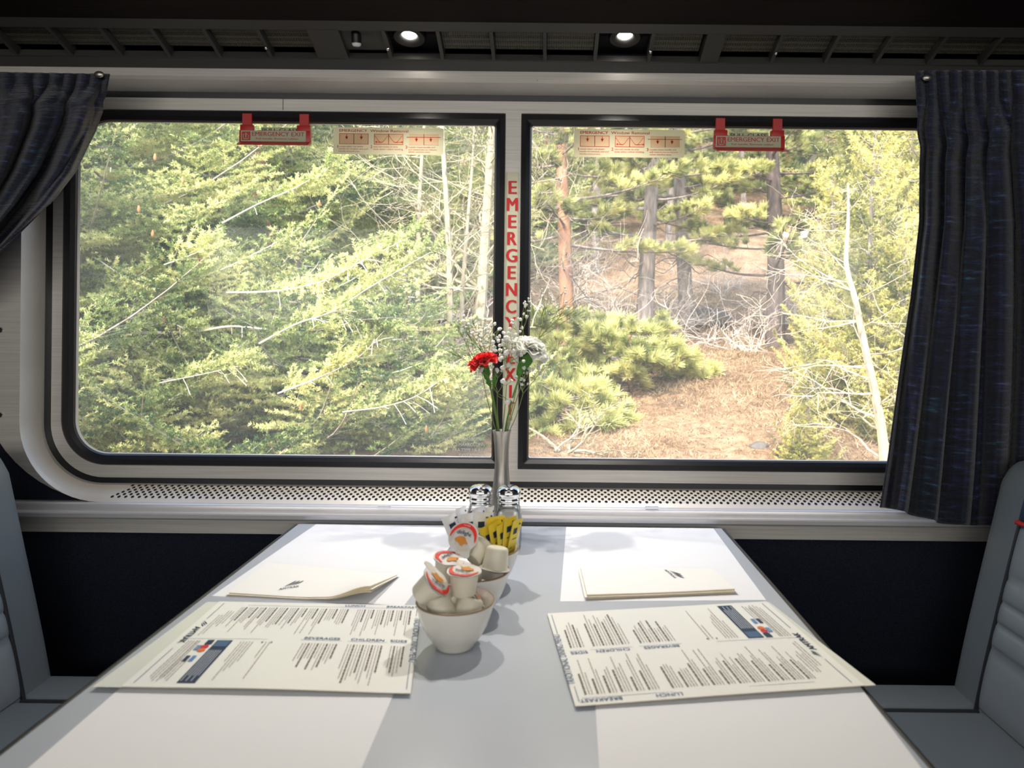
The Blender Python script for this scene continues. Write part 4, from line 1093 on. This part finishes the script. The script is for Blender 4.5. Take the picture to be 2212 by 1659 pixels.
def needles(p0, p1, tint, dens, ln, wd, lean=.6, upb=.15):
    d = p1 - p0; Ln = np.linalg.norm(d, axis=1); cnt = np.maximum(3, (Ln * dens).astype(int))
    i = np.repeat(np.arange(len(p0)), cnt); n = len(i); t = rng.random(n)[:, None]
    dd = nrm(d)[i]; b = p0[i] + d[i] * t
    rv = rng.normal(size=(n, 3)); rv -= dd * (rv * dd).sum(1, keepdims=True); rv = nrm(rv)
    nd = nrm(dd * lean + rv + np.array([0, 0, upb])); sd = nrm(np.cross(nd, rng.normal(size=(n, 3))))
    l_ = ln * rng.uniform(.7, 1.15, (n, 1)); w = wd * .5
    V = np.stack([b - sd * w, b + sd * w, b + nd * l_ + sd * w * .4, b + nd * l_ - sd * w * .4], axis=1).reshape(-1, 3)
    Fc = np.arange(n * 4).reshape(-1, 4)
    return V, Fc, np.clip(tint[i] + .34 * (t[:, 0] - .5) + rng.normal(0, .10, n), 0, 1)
def limbs(mb, path, r0, r1, n=5): mb.tube(path, [r0 + (r1 - r0) * i / (len(path) - 1) for i in range(len(path))], n)

def fir(root, seed, h, Lmax, z0, nb, dens, ln, wd, leaf, rise=.36, droop=.22, sec=15, trunk_r=.13, tert=True):
    """conifer with long boughs that dip and sweep up again; foliage of needle sprays on side twigs"""
    r = random.Random(seed); TW = []; tk = MB(); lb = MB()
    tp = [Vector((.05 * math.sin(z * .8 + seed), .05 * math.cos(z * .7), z)) for z in [h * k / 10 for k in range(11)]]
    limbs(tk, tp, trunk_r, .012, 8)
    for i in range(nb):
        u = i / nb; z = z0 + (h - z0) * u ** 1.15; az = 2.39996 * i + r.uniform(-.4, .4)
        Lb = max(.22, Lmax * (1 - (z / h)) ** .8 * r.uniform(.7, 1.15)); o = Vector((math.cos(az), math.sin(az), 0)); sd = Vector((-o.y, o.x, 0))
        bend = r.uniform(-.18, .18); rs, dr = rise * r.uniform(.6, 1.3), droop * r.uniform(.5, 1.3)
        pos = lambda t: Vector((0, 0, z)) + o * (Lb * t) + sd * (Lb * bend * t * t) + Vector((0, 0, Lb * (-dr * t + rs * t * t)))
        path = [pos(k / 8) for k in range(9)]
        limbs(lb, path, .006 + .012 * Lb / 2.5, .003, 4)
        bt = r.uniform(.05, .9); m = max(6, int(sec * Lb))
        for k in range(m):
            t = .12 + .88 * (k + r.random()) / m; b = pos(t); fw = (pos(min(1, t + .05)) - pos(t - .05)).normalized(); s = 1 if k % 2 else -1
            sl = min(.62, (.40 * Lb * (1.02 - t) + .10)) * r.uniform(.7, 1.2)
            d = (sd * s * .85 + fw * .75 + Vector((0, 0, r.uniform(-.22, .12)))).normalized(); e = b + d * sl + Vector((0, 0, .10 * sl))
            tw = bt + r.uniform(-.22, .22); TW.append((b + d * sl * .15, e, tw))
            if sl > .30: lb.tube([b, e], .0022, 3, cap=False)
            if tert:
                q = max(1, int(sl * 13))
                for j in range(q):
                    w_ = .2 + .8 * (j + r.random()) / q; bb = b.lerp(e, w_); s2 = 1 if j % 2 else -1; cr_ = d.cross(Vector((0, 0, 1))).normalized()
                    dd = (cr_ * s2 * .8 + d * .7 + Vector((0, 0, r.uniform(-.15, .2)))).normalized()
                    TW.append((bb, bb + dd * sl * .34 * (1.15 - w_ * .6), tw + r.uniform(-.08, .08)))
        TW.append((pos(.9), pos(1.0) + (pos(1.0) - pos(.95)), bt))
    TW.append((Vector((0, 0, h - .3)), Vector((0, 0, h + .15)), .7))
    p0 = np.array([list(a) for a, b, t in TW]); p1 = np.array([list(b) for a, b, t in TW]); ti = np.array([t for a, b, t in TW])
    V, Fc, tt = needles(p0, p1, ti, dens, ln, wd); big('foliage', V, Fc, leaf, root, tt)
    return tk, lb
def finish(root, tk, lb, bark, limb):
    tk.build('trunk', bark, root, smooth=True, local=True)
    if lb.v: lb.build('branches', limb, root, smooth=True, local=True)
def fir_tree(label, loc, *a, bark='bark_grey', limb='limb_pale', group=None, **k):
    root = thing('fir_tree', label, 'tree', loc, group)
    tk, lb = fir(root, *a, **k); finish(root, tk, lb, bark, limb); return root
def at(px, Y, dz=0.0):   # stand a tree on the hillside at this bearing and distance
    x = (px - VX) / F * Y; return Vector((x, Y, gz(x, Y) - .06 + dz))
def again(src, label, loc, rz, sc, name=None, group=None):
    o = copy_tree(src); o.location = loc; o.rotation_euler = (0, 0, rz); o.scale = (sc, sc, sc); o['label'] = label
    if name: o.name = name
    return o

def pine_tree(label, loc, seed, h, z0, nb, Lmax, bark, trunk_r=.14, tl=.12, nt=70, lean=.0, dead=6, wd=.0075):
    r = random.Random(seed); root = thing('pine_tree', label, 'tree', loc); tk, lb = MB(), MB(); TW = []
    tp = [Vector((lean * z + .10 * math.sin(z * .5 + seed), .08 * math.cos(z * .6 + seed), z)) for z in [h * k / 12 for k in range(13)]]
    limbs(tk, tp, trunk_r, .02, 9)
    tr = lambda z: tp[0].lerp(tp[-1], 0) if z <= 0 else tp[min(11, int(z / h * 12))].lerp(tp[min(12, int(z / h * 12) + 1)], z / h * 12 - int(z / h * 12))
    for i in range(nb):
        z = z0 + (h - z0) * (i / nb); az = 2.39996 * i + r.uniform(-.5, .5); Lb = max(.3, Lmax * (1 - .75 * (i / nb)) * r.uniform(.6, 1.15))
        o = Vector((math.cos(az), math.sin(az), 0)); up = r.uniform(.05, .45); sd = Vector((-o.y, o.x, 0)); bn = r.uniform(-.3, .3)
        pos = lambda t: tr(z) + o * (Lb * t) + sd * (Lb * bn * t * t) + Vector((0, 0, Lb * (up * t * t - .1 * t)))
        limbs(lb, [pos(k / 6) for k in range(7)], .010 + .012 * Lb, .006, 5); bt = r.uniform(.2, .8)
        m = int(9 * Lb) + 3
        for k in range(m):
            t = .35 + .65 * (k + r.random()) / m; b = pos(t); s = 1 if k % 2 else -1
            d = (sd * s * r.uniform(.3, 1) + o * .7 + Vector((0, 0, r.uniform(.0, .6)))).normalized(); sl = (.42 * (1.15 - t) + .10) * r.uniform(.7, 1.3); e = b + d * sl
            lb.tube([b, b.lerp(e, .5) - Vector((0, 0, .02)), e], .0045, 3, cap=False)
            for q in range(3):
                dd = (d + Vector((r.uniform(-.5, .5), r.uniform(-.5, .5), r.uniform(.0, .7)))).normalized(); c = e - d * sl * r.uniform(0, .55)
                TW.append((c, c + dd * r.uniform(.07, .13), bt + r.uniform(-.25, .3)))
        TW.append((pos(.95), pos(1) + o * .05, bt))
    for k in range(dead):
        z = z0 * r.uniform(.25, .98); az = r.uniform(0, 6.28); o = Vector((math.cos(az), math.sin(az), r.uniform(-.35, .1))); Lb = r.uniform(.5, 1.4); b = tr(z)
        p = [b + o * (Lb * q / 5) + Vector((0, 0, .10 * math.sin(q * 1.3 + k))) for q in range(6)]; limbs(lb, p, .016, .005, 5)
        for j in range(5):
            t = r.uniform(.3, 1); a = p[0].lerp(p[-1], t); lb.tube([a, a + Vector((r.uniform(-.3, .3), r.uniform(-.3, .3), r.uniform(-.3, .15)))], .004, 3, cap=False)
    if TW:
        p0 = np.array([list(a) for a, b, t in TW]); p1 = np.array([list(b) for a, b, t in TW]); ti = np.array([t for a, b, t in TW])
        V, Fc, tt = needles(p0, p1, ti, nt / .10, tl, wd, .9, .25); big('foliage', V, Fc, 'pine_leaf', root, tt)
    finish(root, tk, lb, bark, 'bark_dark' if bark == 'bark_dark' else 'bark_grey'); return root

def twig_rec(mb, r, p, d, ln, rad, depth, up, wig=.22, kids=(3, 5), spread=.9, minr=.0022):
    n = 5; pts = [p]; q = p.copy(); dd = d.copy()
    for k in range(n):
        dd = (dd + Vector((r.gauss(0, wig), r.gauss(0, wig), r.gauss(0, wig * .8) + up))).normalized(); q = q + dd * ln / n; pts.append(q)
    mb.tube(pts, [max(minr, rad * (1 - .75 * k / n)) for k in range(n + 1)], 5 if rad > .012 else 3, cap=False)
    if depth <= 0: return
    for k in range(r.randint(*kids)):
        t = r.uniform(.2, 1); i = min(n - 1, int(t * n)); b = pts[i].lerp(pts[i + 1], t * n - i); ax = (pts[i + 1] - pts[i]).normalized()
        v = Vector((r.gauss(0, 1), r.gauss(0, 1), r.gauss(0, .7))); v = (v - ax * v.dot(ax)).normalized()
        twig_rec(mb, r, b, (ax * .55 + v * spread).normalized(), ln * r.uniform(.4, .68), rad * .5, depth - 1, up, wig, kids, spread, minr)
def aspen_tree(label, loc, seed, h, rad, path=None, nb=16, z0=.25, Lb=1.0, depth=2, mt='aspen', up=.05, name='bare_aspen'):
    r = random.Random(seed); root = thing(name, label, 'tree', loc); tk, lb = MB(), MB()
    if path is None: path = [(.12 * math.sin(z * 1.1 + seed) * z / h, .1 * math.sin(z * .9 + 2 * seed), z) for z in [h * k / 10 for k in range(11)]]
    tp = bez(path, 4); limbs(tk, tp, rad, rad * .18, 8)
    for k in range(nb):
        t = z0 + (1 - z0) * (k + r.random()) / nb; i = min(len(tp) - 2, int(t * (len(tp) - 1))); b = tp[i]; az = r.uniform(0, 2 * PI)
        d = Vector((math.cos(az), math.sin(az) * .8, r.uniform(-.05, .7))).normalized()
        twig_rec(lb, r, b, d, Lb * (1.15 - .7 * t) * r.uniform(.7, 1.3), rad * .24 * (1.2 - t), depth, up, minr=.0017)
    tk.build('trunk', mt, root, smooth=True, local=True); lb.build('branches', mt, root, smooth=True, local=True); return root
def shrub(label, loc, seed, n, ln, mt, depth=2, up=.03, tilt=1.0, name='bare_shrub', rad=.012):
    r = random.Random(seed); root = thing(name, label, 'shrub', loc); mb = MB()
    for k in range(n):
        az = r.uniform(0, 2 * PI); d = Vector((math.cos(az) * tilt, math.sin(az) * tilt, r.uniform(.4, 1.2))).normalized()
        twig_rec(mb, r, Vector((r.gauss(0, .06), r.gauss(0, .06), 0)), d, ln * r.uniform(.7, 1.2), rad, depth, up, .28)
    mb.build('branches', mt, root, smooth=True, local=True); return root

# ---- firs filling the first pane
firA = fir_tree('big fir with long upswept boughs, grey trunk at the tied-back curtain', at(178, 7.8), 3, 8.6, 3.6, .4, 120, 270, .028, .0085, 'fir_leaf', bark='bark_grey', trunk_r=.16, rise=.52, droop=.2, sec=17)
firB = fir_tree('dense fir behind the middle of the first pane, with a dark hollow in its crown', at(565, 10.4), 8, 10.5, 3.3, .4, 110, 190, .036, .011, 'fir_leaf', bark='bark_red', trunk_r=.16)
firC = fir_tree('young fir spreading across the bottom of the first pane', at(650, 6.9, -.3), 21, 2.3, 2.0, .06, 84, 260, .026, .0080, 'fir_leaf', trunk_r=.035, bark='bark_dark', rise=.5)
again(firC, 'young fir at the bottom corner of the first pane below the big trunk', at(318, 6.6, -.4), 2.2, .95)
again(firB, 'tall fir rising behind the dense fir and the big trunk', at(330, 13.5), 1.3, 1.1)
again(firC, 'low fir boughs at the bottom edge of the first pane near the vase', at(880, 7.3, -.25), 1.0, .85)
again(firC, 'young fir between the two other young firs of the first pane', at(470, 7.2, -.25), 4.1, 1.0)
again(firA, 'fir reaching in low from the tied-back curtain edge of the first pane', at(-70, 6.3, -.7), 0.55, .95)
again(firA, 'fir behind the bare aspens in the first pane', at(820, 14.0), 2.6, 1.0)
again(firA, 'fir at the curtain edge behind the big grey trunk', at(-60, 11.5), 4.0, 1.05)
again(firA, 'upper fir high on the slope between the aspens and the first pane sign', at(700, 18.5), 5.1, 1.1)
# ---- bare broken pale limbs of the big fir
def px_limb(mb, pts, r0, r1, jit, base):
    p = bez([P(x, y, Y) for x, y, Y in pts], 7); q = [v - base for v in p]; mb.tube(q, [r0 + (r1 - r0) * i / (len(q) - 1) for i in range(len(q))], 6)
    r = random.Random(int(pts[0][0] + pts[0][1]))
    for k in range(jit):
        i = r.randint(len(q) // 4, len(q) - 2); d = (q[i + 1] - q[i]).normalized(); v = Vector((r.gauss(0, .4), r.gauss(0, .4), -abs(r.gauss(0, .7)))); e = q[i] + (d * .6 + v).normalized() * r.uniform(.06, .22)
        mb.tube([q[i], q[i].lerp(e, .5) + Vector((0, 0, .01)), e], .0032, 4, cap=False)
mb = MB(); B0 = firA.location.copy(); LT = []
for pts, r0, r1, j in [
    ([(480, 482, 5.6), (560, 440, 5.55), (640, 405, 5.5), (712, 362, 5.5)], .012, .006, 5),
    ([(355, 572, 5.7), (410, 552, 5.7), (450, 535, 5.7)], .010, .006, 3),
    ([(490, 632, 5.7), (600, 628, 5.6), (700, 606, 5.5), (790, 560, 5.4), (885, 512, 5.4)], .013, .005, 12),
    ([(560, 742, 5.6), (640, 700, 5.5), (720, 672, 5.4), (800, 620, 5.4), (930, 545, 5.3)], .013, .005, 12),
    ([(700, 672, 5.45), (760, 690, 5.4), (850, 685, 5.4)], .008, .004, 6),
    ([(600, 850, 5.5), (690, 815, 5.4), (770, 775, 5.4), (830, 715, 5.3)], .011, .004, 9),
    ([(340, 828, 5.7), (420, 812, 5.6), (520, 790, 5.6)], .010, .004, 7),
    ([(740, 890, 5.4), (830, 878, 5.35), (900, 855, 5.3), (965, 812, 5.3)], .010, .004, 10),
    ([(200, 705, 7.0), (300, 718, 6.6), (420, 716, 6.3), (500, 705, 6.1), (580, 712, 6.0)], .030, .012, 8),
    ([(240, 650, 6.4), (300, 665, 6.3), (360, 690, 6.2), (400, 712, 6.2)], .011, .005, 5),
    ([(210, 560, 6.3), (280, 600, 6.2), (330, 575, 6.1)], .010, .005, 4),
    ([(190, 735, 6.9), (240, 760, 6.5), (300, 790, 6.3), (330, 800, 6.2)], .013, .005, 4),
    ([(185, 440, 7.7), (230, 432, 7.2), (300, 425, 6.9)], .035, .012, 3)]:
    px_limb(mb, pts, r0 * .62, r1 * .55, j, B0)
    if r0 > .02: continue
    q = bez([P(x, y, Y) for x, y, Y in pts], 9); r = random.Random(int(pts[0][0])); bt = r.uniform(.35, .8)
    for i in range(len(q) - 1):
        d = (q[i + 1] - q[i]).normalized(); f = i / len(q)
        for k in range(3 if f > .3 else 1):
            v = Vector((r.gauss(0, .35), r.gauss(0, .5), r.uniform(.1, .8) if r.random() < .75 else r.uniform(-.7, 0))); e0 = q[i].lerp(q[i + 1], r.random()) + Vector((0, r.uniform(.02, .12), .01)); dd = (d * .9 + v).normalized(); sl = r.uniform(.10, .24)
            LT.append((e0 - B0, e0 + dd * sl - B0, bt + r.uniform(-.2, .25)))
            for w_ in (.35, .6, .85):
                c = e0 + dd * sl * w_; d2 = (dd * .7 + Vector((r.gauss(0, .5), r.gauss(0, .5), r.gauss(0, .4)))).normalized(); LT.append((c - B0, c + d2 * sl * .42 - B0, bt + r.uniform(-.2, .25)))
p0 = np.array([list(a) for a, b, t in LT]); p1 = np.array([list(b) for a, b, t in LT]); V, Fc, tt = needles(p0, p1, np.array([t for a, b, t in LT]), 300, .024, .0075)
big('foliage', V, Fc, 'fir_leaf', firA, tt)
mb.build('bare_limbs', 'limb_pale', firA, smooth=True, local=True)
rc_ = random.Random(2)
for px, py in [(335, 340), (395, 390), (300, 452), (560, 310), (690, 440), (330, 505), (430, 560), (470, 800), (650, 880), (921, 927), (355, 690)]:
    mb = MB(); p = P(px, py, 5.75 + rc_.uniform(-.2, .2)) - B0
    mb.lathe([(.001, -.030), (.010, -.02), (.013, -.003), (.010, .013), (.005, .028), (.001, .033)], 8, p); mb.build('cone', 'cone', firA, smooth=True, local=True)

# ---- bare aspens
aspen_tree('slim bare aspen with pale trunk just past the fir branch tips in the first pane', at(905, 8.2), 3, 5.8, .038, nb=30, Lb=1.3)
aspen_tree('bare aspen with a long straight pale trunk beside the slimmest one in the first pane', at(966, 7.7), 7, 5.6, .046, nb=30, Lb=1.3)
aspen_tree('stout bare aspen trunk beside the black mullion seal in the first pane', at(1046, 8.0), 12, 6.5, .085, path=[(-.12, 0, 0), (-.05, 0, 1.2), (.02, .05, 2.6), (.10, 0, 4.2), (.16, .05, 6.5)], nb=26, Lb=1.25)
aspen_tree('thin crooked bare aspen behind the red carnation', at(1002, 8.0), 17, 4.0, .035, nb=18, Lb=1.0)
aspen_tree('tangle of bare aspen behind the mullion reaching into the top corner of the second pane', at(1130, 9.5), 23, 5.6, .05, nb=24, Lb=1.5)
mb_p = [P(1916, 1030, 6.2), P(1908, 960, 6.2), P(1890, 850, 6.2), P(1866, 740, 6.2), P(1848, 650, 6.2), P(1828, 570, 6.2), P(1832, 480, 6.2), P(1832, 395, 6.2)]
bs = mb_p[0].copy(); bs.z = gz(bs.x, bs.y) - .05
aspen_tree('bare white aspen leaning in front of yellow-green conifers by the straight curtain', bs, 31, 3, .050, path=[tuple(Vector((0, 0, 0)))] + [tuple(p - bs) for p in mb_p[1:]], nb=26, z0=.10, Lb=.95, depth=2, up=.0)
aspen_tree('distant bare aspen trunk at the straight curtain edge of the second pane', at(1955, 12.5), 37, 9, .085, nb=14, Lb=1.4, depth=1)
# ---- pines of the second pane
pine_tree('red-barked pine nearest the mullion in the second pane', at(1216, 12.0), 2, 9.0, 2.0, 46, 1.9, 'bark_red', trunk_r=.14, dead=10)
pine_tree('grey-trunked pine in the middle of the second pane, beside the red-barked one', at(1404, 13.0), 5, 9.5, 1.9, 50, 2.1, 'bark_grey', trunk_r=.17, dead=12)
pine_tree('crooked pine with a forked dark limb above the boulder', at(1480, 15.0), 9, 10, 2.2, 50, 2.3, 'bark_grey', trunk_r=.17, lean=-.02, dead=12)
pine_tree('dark-trunked pine standing on open ground beside dead twigs', at(1664, 13.6), 14, 9.0, 1.3, 48, 1.9, 'bark_dark', trunk_r=.19, dead=9)
pine_tree('far pine high on the slope behind the snow patch', at(1850, 25), 15, 11, 2.0, 46, 2.6, 'bark_grey', wd=.014, tl=.16, nt=50)
pine_tree('far pine between the grey-trunked and crooked pines', at(1440, 26), 19, 12, 3, 46, 2.8, 'bark_grey', wd=.014, tl=.16, nt=50)
pine_tree('far pine behind the red-barked trunk', at(1290, 22), 23, 12, 2.5, 46, 2.6, 'bark_grey', wd=.013, tl=.15, nt=50)
pine_tree('far pine beyond the dark-trunked pine', at(1600, 31), 27, 13, 2, 46, 3.2, 'bark_grey', wd=.018, tl=.2, nt=45)
pine_tree('bushy young pine at the edge of the open brown slope', at(1345, 10.0, -.15), 33, 1.05, .12, 36, 1.15, 'bark_red', trunk_r=.05, dead=0)
pine_tree('low bushy young pine at the bottom corner of the second pane beside white twigs', at(1235, 8.4, -.25), 35, .62, .08, 28, .75, 'bark_red', trunk_r=.04, dead=0)
pine_tree('small bushy pine behind the white carnation', at(1190, 10.2, 0), 39, 1.1, .15, 30, .8, 'bark_red', trunk_r=.04, dead=0)
# ---- yellow-green conifers by the curtain
junA = fir_tree('yellow-green conifer right behind the leaning white aspen', at(1885, 8.0, -.2), 41, 3.6, .92, .1, 130, 240, .034, .0085, 'juniper_leaf', rise=.75, droop=.05, sec=24, trunk_r=.06)
again(junA, 'tall yellow-green conifer at the straight curtain, behind the leaning aspen', at(1985, 9.5, -.2), 2.0, 1.75)
again(junA, 'small yellow-green conifer at the bottom of the open brown slope', at(1745, 7.1, -.25), 3.3, .40)
again(junA, 'slender yellow-green conifer between the dark pine and the leaning aspen', at(1800, 9.5, -.2), 4.4, .85)
again(junA, 'bushy yellow-green conifer filling the gap under the leaning aspen boughs', at(1950, 7.6, -.2), 0.7, .7)
again(junA, 'yellow-green conifer deep behind the curtain edge', at(1900, 12.5, -.2), 5.4, 1.9)
# ---- far forest
ff = [(130, 20, 1.2, 'far fir above the big trunk by the tied-back curtain'), (470, 22, 1.3, 'far fir behind the two crowns of the first pane'), (900, 24, 1.35, 'far fir behind the slim aspens'), (1060, 21, 1.15, 'far fir behind the mullion'),
      (1180, 30, 1.5, 'far fir on the slope behind the red-barked pine'), (1500, 38, 1.7, 'farthest fir high above the boulder'), (1700, 40, 1.7, 'farthest fir high above the dark-trunked pine'), (1890, 33, 1.6, 'far fir above the yellow-green conifers'), (1340, 36, 1.6, 'farthest fir above the grey-trunked pine')]
for k, (px, Y, s, lab) in enumerate(ff): again(firB, lab, at(px, Y, -.3), 1.1 * k, s)
# ---- dead shrubs
shrub('tangle of grey dead branches between the red-barked and grey-trunked pines', at(1325, 11.5, .1), 4, 16, 1.5, 'twig_grey', 2)
shrub('thicket of whitish twigs below the aspens at the mullion edge', at(1010, 7.6, -.1), 6, 20, .95, 'aspen', 2)
shrub('fallen pale branch with spreading twigs at the bottom corner of the second pane', P(1215, 975, 7.0), 8, 5, .75, 'aspen', 2, tilt=1.6, rad=.016)
shrub('heap of dead grey twigs at the foot of the dark-trunked pine', at(1620, 12.6), 11, 14, .75, 'twig_grey', 2, tilt=1.5)
shrub('spindly grey twigs in front of the boulder', at(1450, 12.0), 13, 10, .8, 'twig_grey', 2, tilt=1.2)
sh0 = bpy.data.objects['bare_shrub']
for px, Y, rz, sc, lab in [(1262, 13.5, 1, 1.0, 'grey dead branches behind the red-barked pine trunk'), (1440, 14.2, 2, .9, 'grey dead branches between the grey-trunked pine and the crooked pine'), (1560, 18, 3, 1.0, 'grey dead branches up the slope past the boulder'), (1345, 11.2, 4, .6, 'grey dead branches just above the bushy young pine'), (1715, 15.5, 5, .9, 'grey dead branches behind the dark-trunked pine'), (1240, 17, 2.5, 1.2, 'grey dead branches high behind the mullion side of the second pane'), (1030, 10.5, 3.6, 1.0, 'grey dead branches behind the stout aspen trunk'), (900, 11, 4.6, .9, 'grey dead branches behind the slim aspen')]:
    again(sh0, lab, at(px, Y), rz, sc)
# ---- boulders, snow
def rock(label, loc, r0, seed, sq=.6):
    r = random.Random(seed); bm = bmesh.new(); bmesh.ops.create_icosphere(bm, subdivisions=4, radius=1)
    ph = [r.uniform(0, 6) for _ in range(6)]
    for v in bm.verts:
        c = v.co.copy(); k = 1 + .16 * math.sin(2.3 * c.x + ph[0]) + .13 * math.sin(3.1 * c.y + ph[1]) + .09 * math.sin(5 * c.z + 3 * c.x + ph[2]) + .04 * math.sin(11 * c.x + 9 * c.y + ph[3])
        v.co = Vector((c.x * k * r0 * 1.25, c.y * k * r0, c.z * k * r0 * sq))
    o = MB().bm(bm).build('boulder', 'rock', None, smooth=True, ang=50); o.location = loc; return tag(o, label, 'rock')
for px, Y, r0, sd, lab in [(1525, 15.5, .42, 1, 'large rounded grey boulder under the crooked pine'), (1505, 7.6, .07, 2, 'small grey stone at the bottom of the open brown slope'), (1640, 7.5, .09, 3, 'stone at the foot of the small yellow-green conifer'), (1448, 9.0, .06, 4, 'small stone in the middle of the open brown slope'), (1690, 7.25, .06, 5, 'smallest stone beside the small yellow-green conifer'), (1760, 28, .6, 6, 'distant boulder next to the snow patch')]:
    rock(lab, at(px, Y, r0 * .35), r0, sd)
mb = MB(); s0 = at(1735, 29.5)
def sn(s, t):
    a = 2 * PI * s; rr_ = t * (1 + .35 * math.sin(3 * a) + .2 * math.sin(5 * a + 1)); x, y = s0.x + rr_ * .75 * math.cos(a), s0.y + rr_ * 1.1 * math.sin(a)
    return Vector((x, y, gz(x, y) + .14 * (1 - t * t) + .005))
mb.grid(sn, 40, 8)
tag(mb.build('snow_patch', 'snow', None, smooth=True, ang=180, org=s0), 'white patch of old snow on the upper slope behind the dark-trunked pine', 'snow', kind='stuff')
# ---- dry grass (uncountable)
n = 110000
gx_ = rng.uniform(-1.0, 6.5, n); gy_ = rng.uniform(5.5, 19, n) ; keep = (np.abs(gx_ - (gy_ * .22)) < gy_ * .24); gx_, gy_ = gx_[keep], gy_[keep]
cl_ = np.array([gz(x, y) for x, y in zip(gx_, gy_)]); p0 = np.stack([gx_, gy_, cl_], 1); n = len(p0)
hh = rng.uniform(.04, .15, (n, 1)) * np.clip(.55 + .5 * np.sin(2.2 * gx_ + 1.7 * gy_), .25, 1)[:, None]; d = nrm(np.stack([rng.normal(0, .8, n), rng.normal(0, .8, n), np.abs(rng.normal(.7, .3, n))], 1)); sd = nrm(np.cross(d, rng.normal(size=(n, 3)))) * .005
V = np.stack([p0 - sd, p0 + sd, p0 + d * hh], 1).reshape(-1, 3)
g_ = big('dry_grass', V, np.arange(n * 3).reshape(-1, 3), 'grass', None, rng.random(n))
tag(g_, 'short rust-brown dry grass covering the open slope', 'grass', kind='stuff')
# ================================================================ light, sky, camera
wd = bpy.data.worlds.new('World'); SC.world = wd; wd.use_nodes = True
nt = wd.node_tree; bg = nt.nodes['Background']
sk = nt.nodes.new('ShaderNodeTexSky'); sk.sky_type = 'NISHITA'; sk.sun_disc = False; sk.sun_elevation = math.radians(48); sk.sun_rotation = math.radians(200); sk.air_density = 1.3; sk.dust_density = 3
nt.links.new(sk.outputs[0], bg.inputs[0]); bg.inputs[1].default_value = 1.0
def light(name, typ, loc, energy, color=(1, 1, 1), **k):
    d = bpy.data.lights.new(name, typ); d.energy = energy; d.color = color
    for a, b in k.items(): setattr(d, a, b)
    o = bpy.data.objects.new(name, d); C.objects.link(o); o.location = loc; return o
s = light('sun', 'SUN', (-6, -10, 14), 7.5, (1, .95, .85), angle=math.radians(2.5))
s.rotation_euler = Vector((.42, .62, -.80)).normalized().to_track_quat('-Z', 'Y').to_euler()
# unseen fill lights added over the aisle to brighten the interior
for x, e in ((-1.1, 3.2), (.9, 3.2)):
    l = light('aisle_fill', 'AREA', (x, -.75, ZCEIL - .02), e, (1, .97, .92), shape='RECTANGLE', size=.9, size_y=.35)
l = light('table_fill', 'AREA', (-.07, .15, ZCEIL - .02), 1.2, (1, .97, .93), shape='RECTANGLE', size=.8, size_y=.3)  # unseen fill added above the near end of the table
l = light('window_wall_fill', 'AREA', (0, YB + .03, 1.45), 42, (1, .975, .93), shape='RECTANGLE', size=4.6, size_y=.62)  # unseen fill added to brighten the window wall; this wall has no window
l.rotation_euler = (PI / 2, 0, 0)
cam = bpy.data.cameras.new('camera'); co = bpy.data.objects.new('camera', cam); C.objects.link(co)
cam.sensor_width = 36; cam.lens = F / 2212 * 36; cam.shift_x = -(VX - 1106) / 2212; cam.shift_y = (VY - 829.5) / 2212
cam.clip_start = .02; cam.clip_end = 300
co.matrix_world = Matrix.Translation((0, 0, ZC)) @ Matrix.Rotation(PI / 2, 4, 'X') @ Matrix.Rotation(ROLL, 4, 'Z')
cam.dof.use_dof = True; cam.dof.focus_distance = 1.9; cam.dof.aperture_fstop = 8.0
SC.camera = co
SC.view_settings.view_transform = 'Standard'; SC.view_settings.look = 'None'; SC.view_settings.exposure = 0.0
SC.cycles.max_bounces = 5; SC.cycles.diffuse_bounces = 2; SC.cycles.glossy_bounces = 3; SC.cycles.transparent_max_bounces = 10; SC.cycles.caustics_reflective = False; SC.cycles.caustics_refractive = False
SC.cycles.sample_clamp_indirect = 6
SC.cycles.time_limit = 1000
SC.cycles.use_adaptive_sampling = True; SC.cycles.adaptive_threshold = .06; SC.cycles.adaptive_min_samples = 16
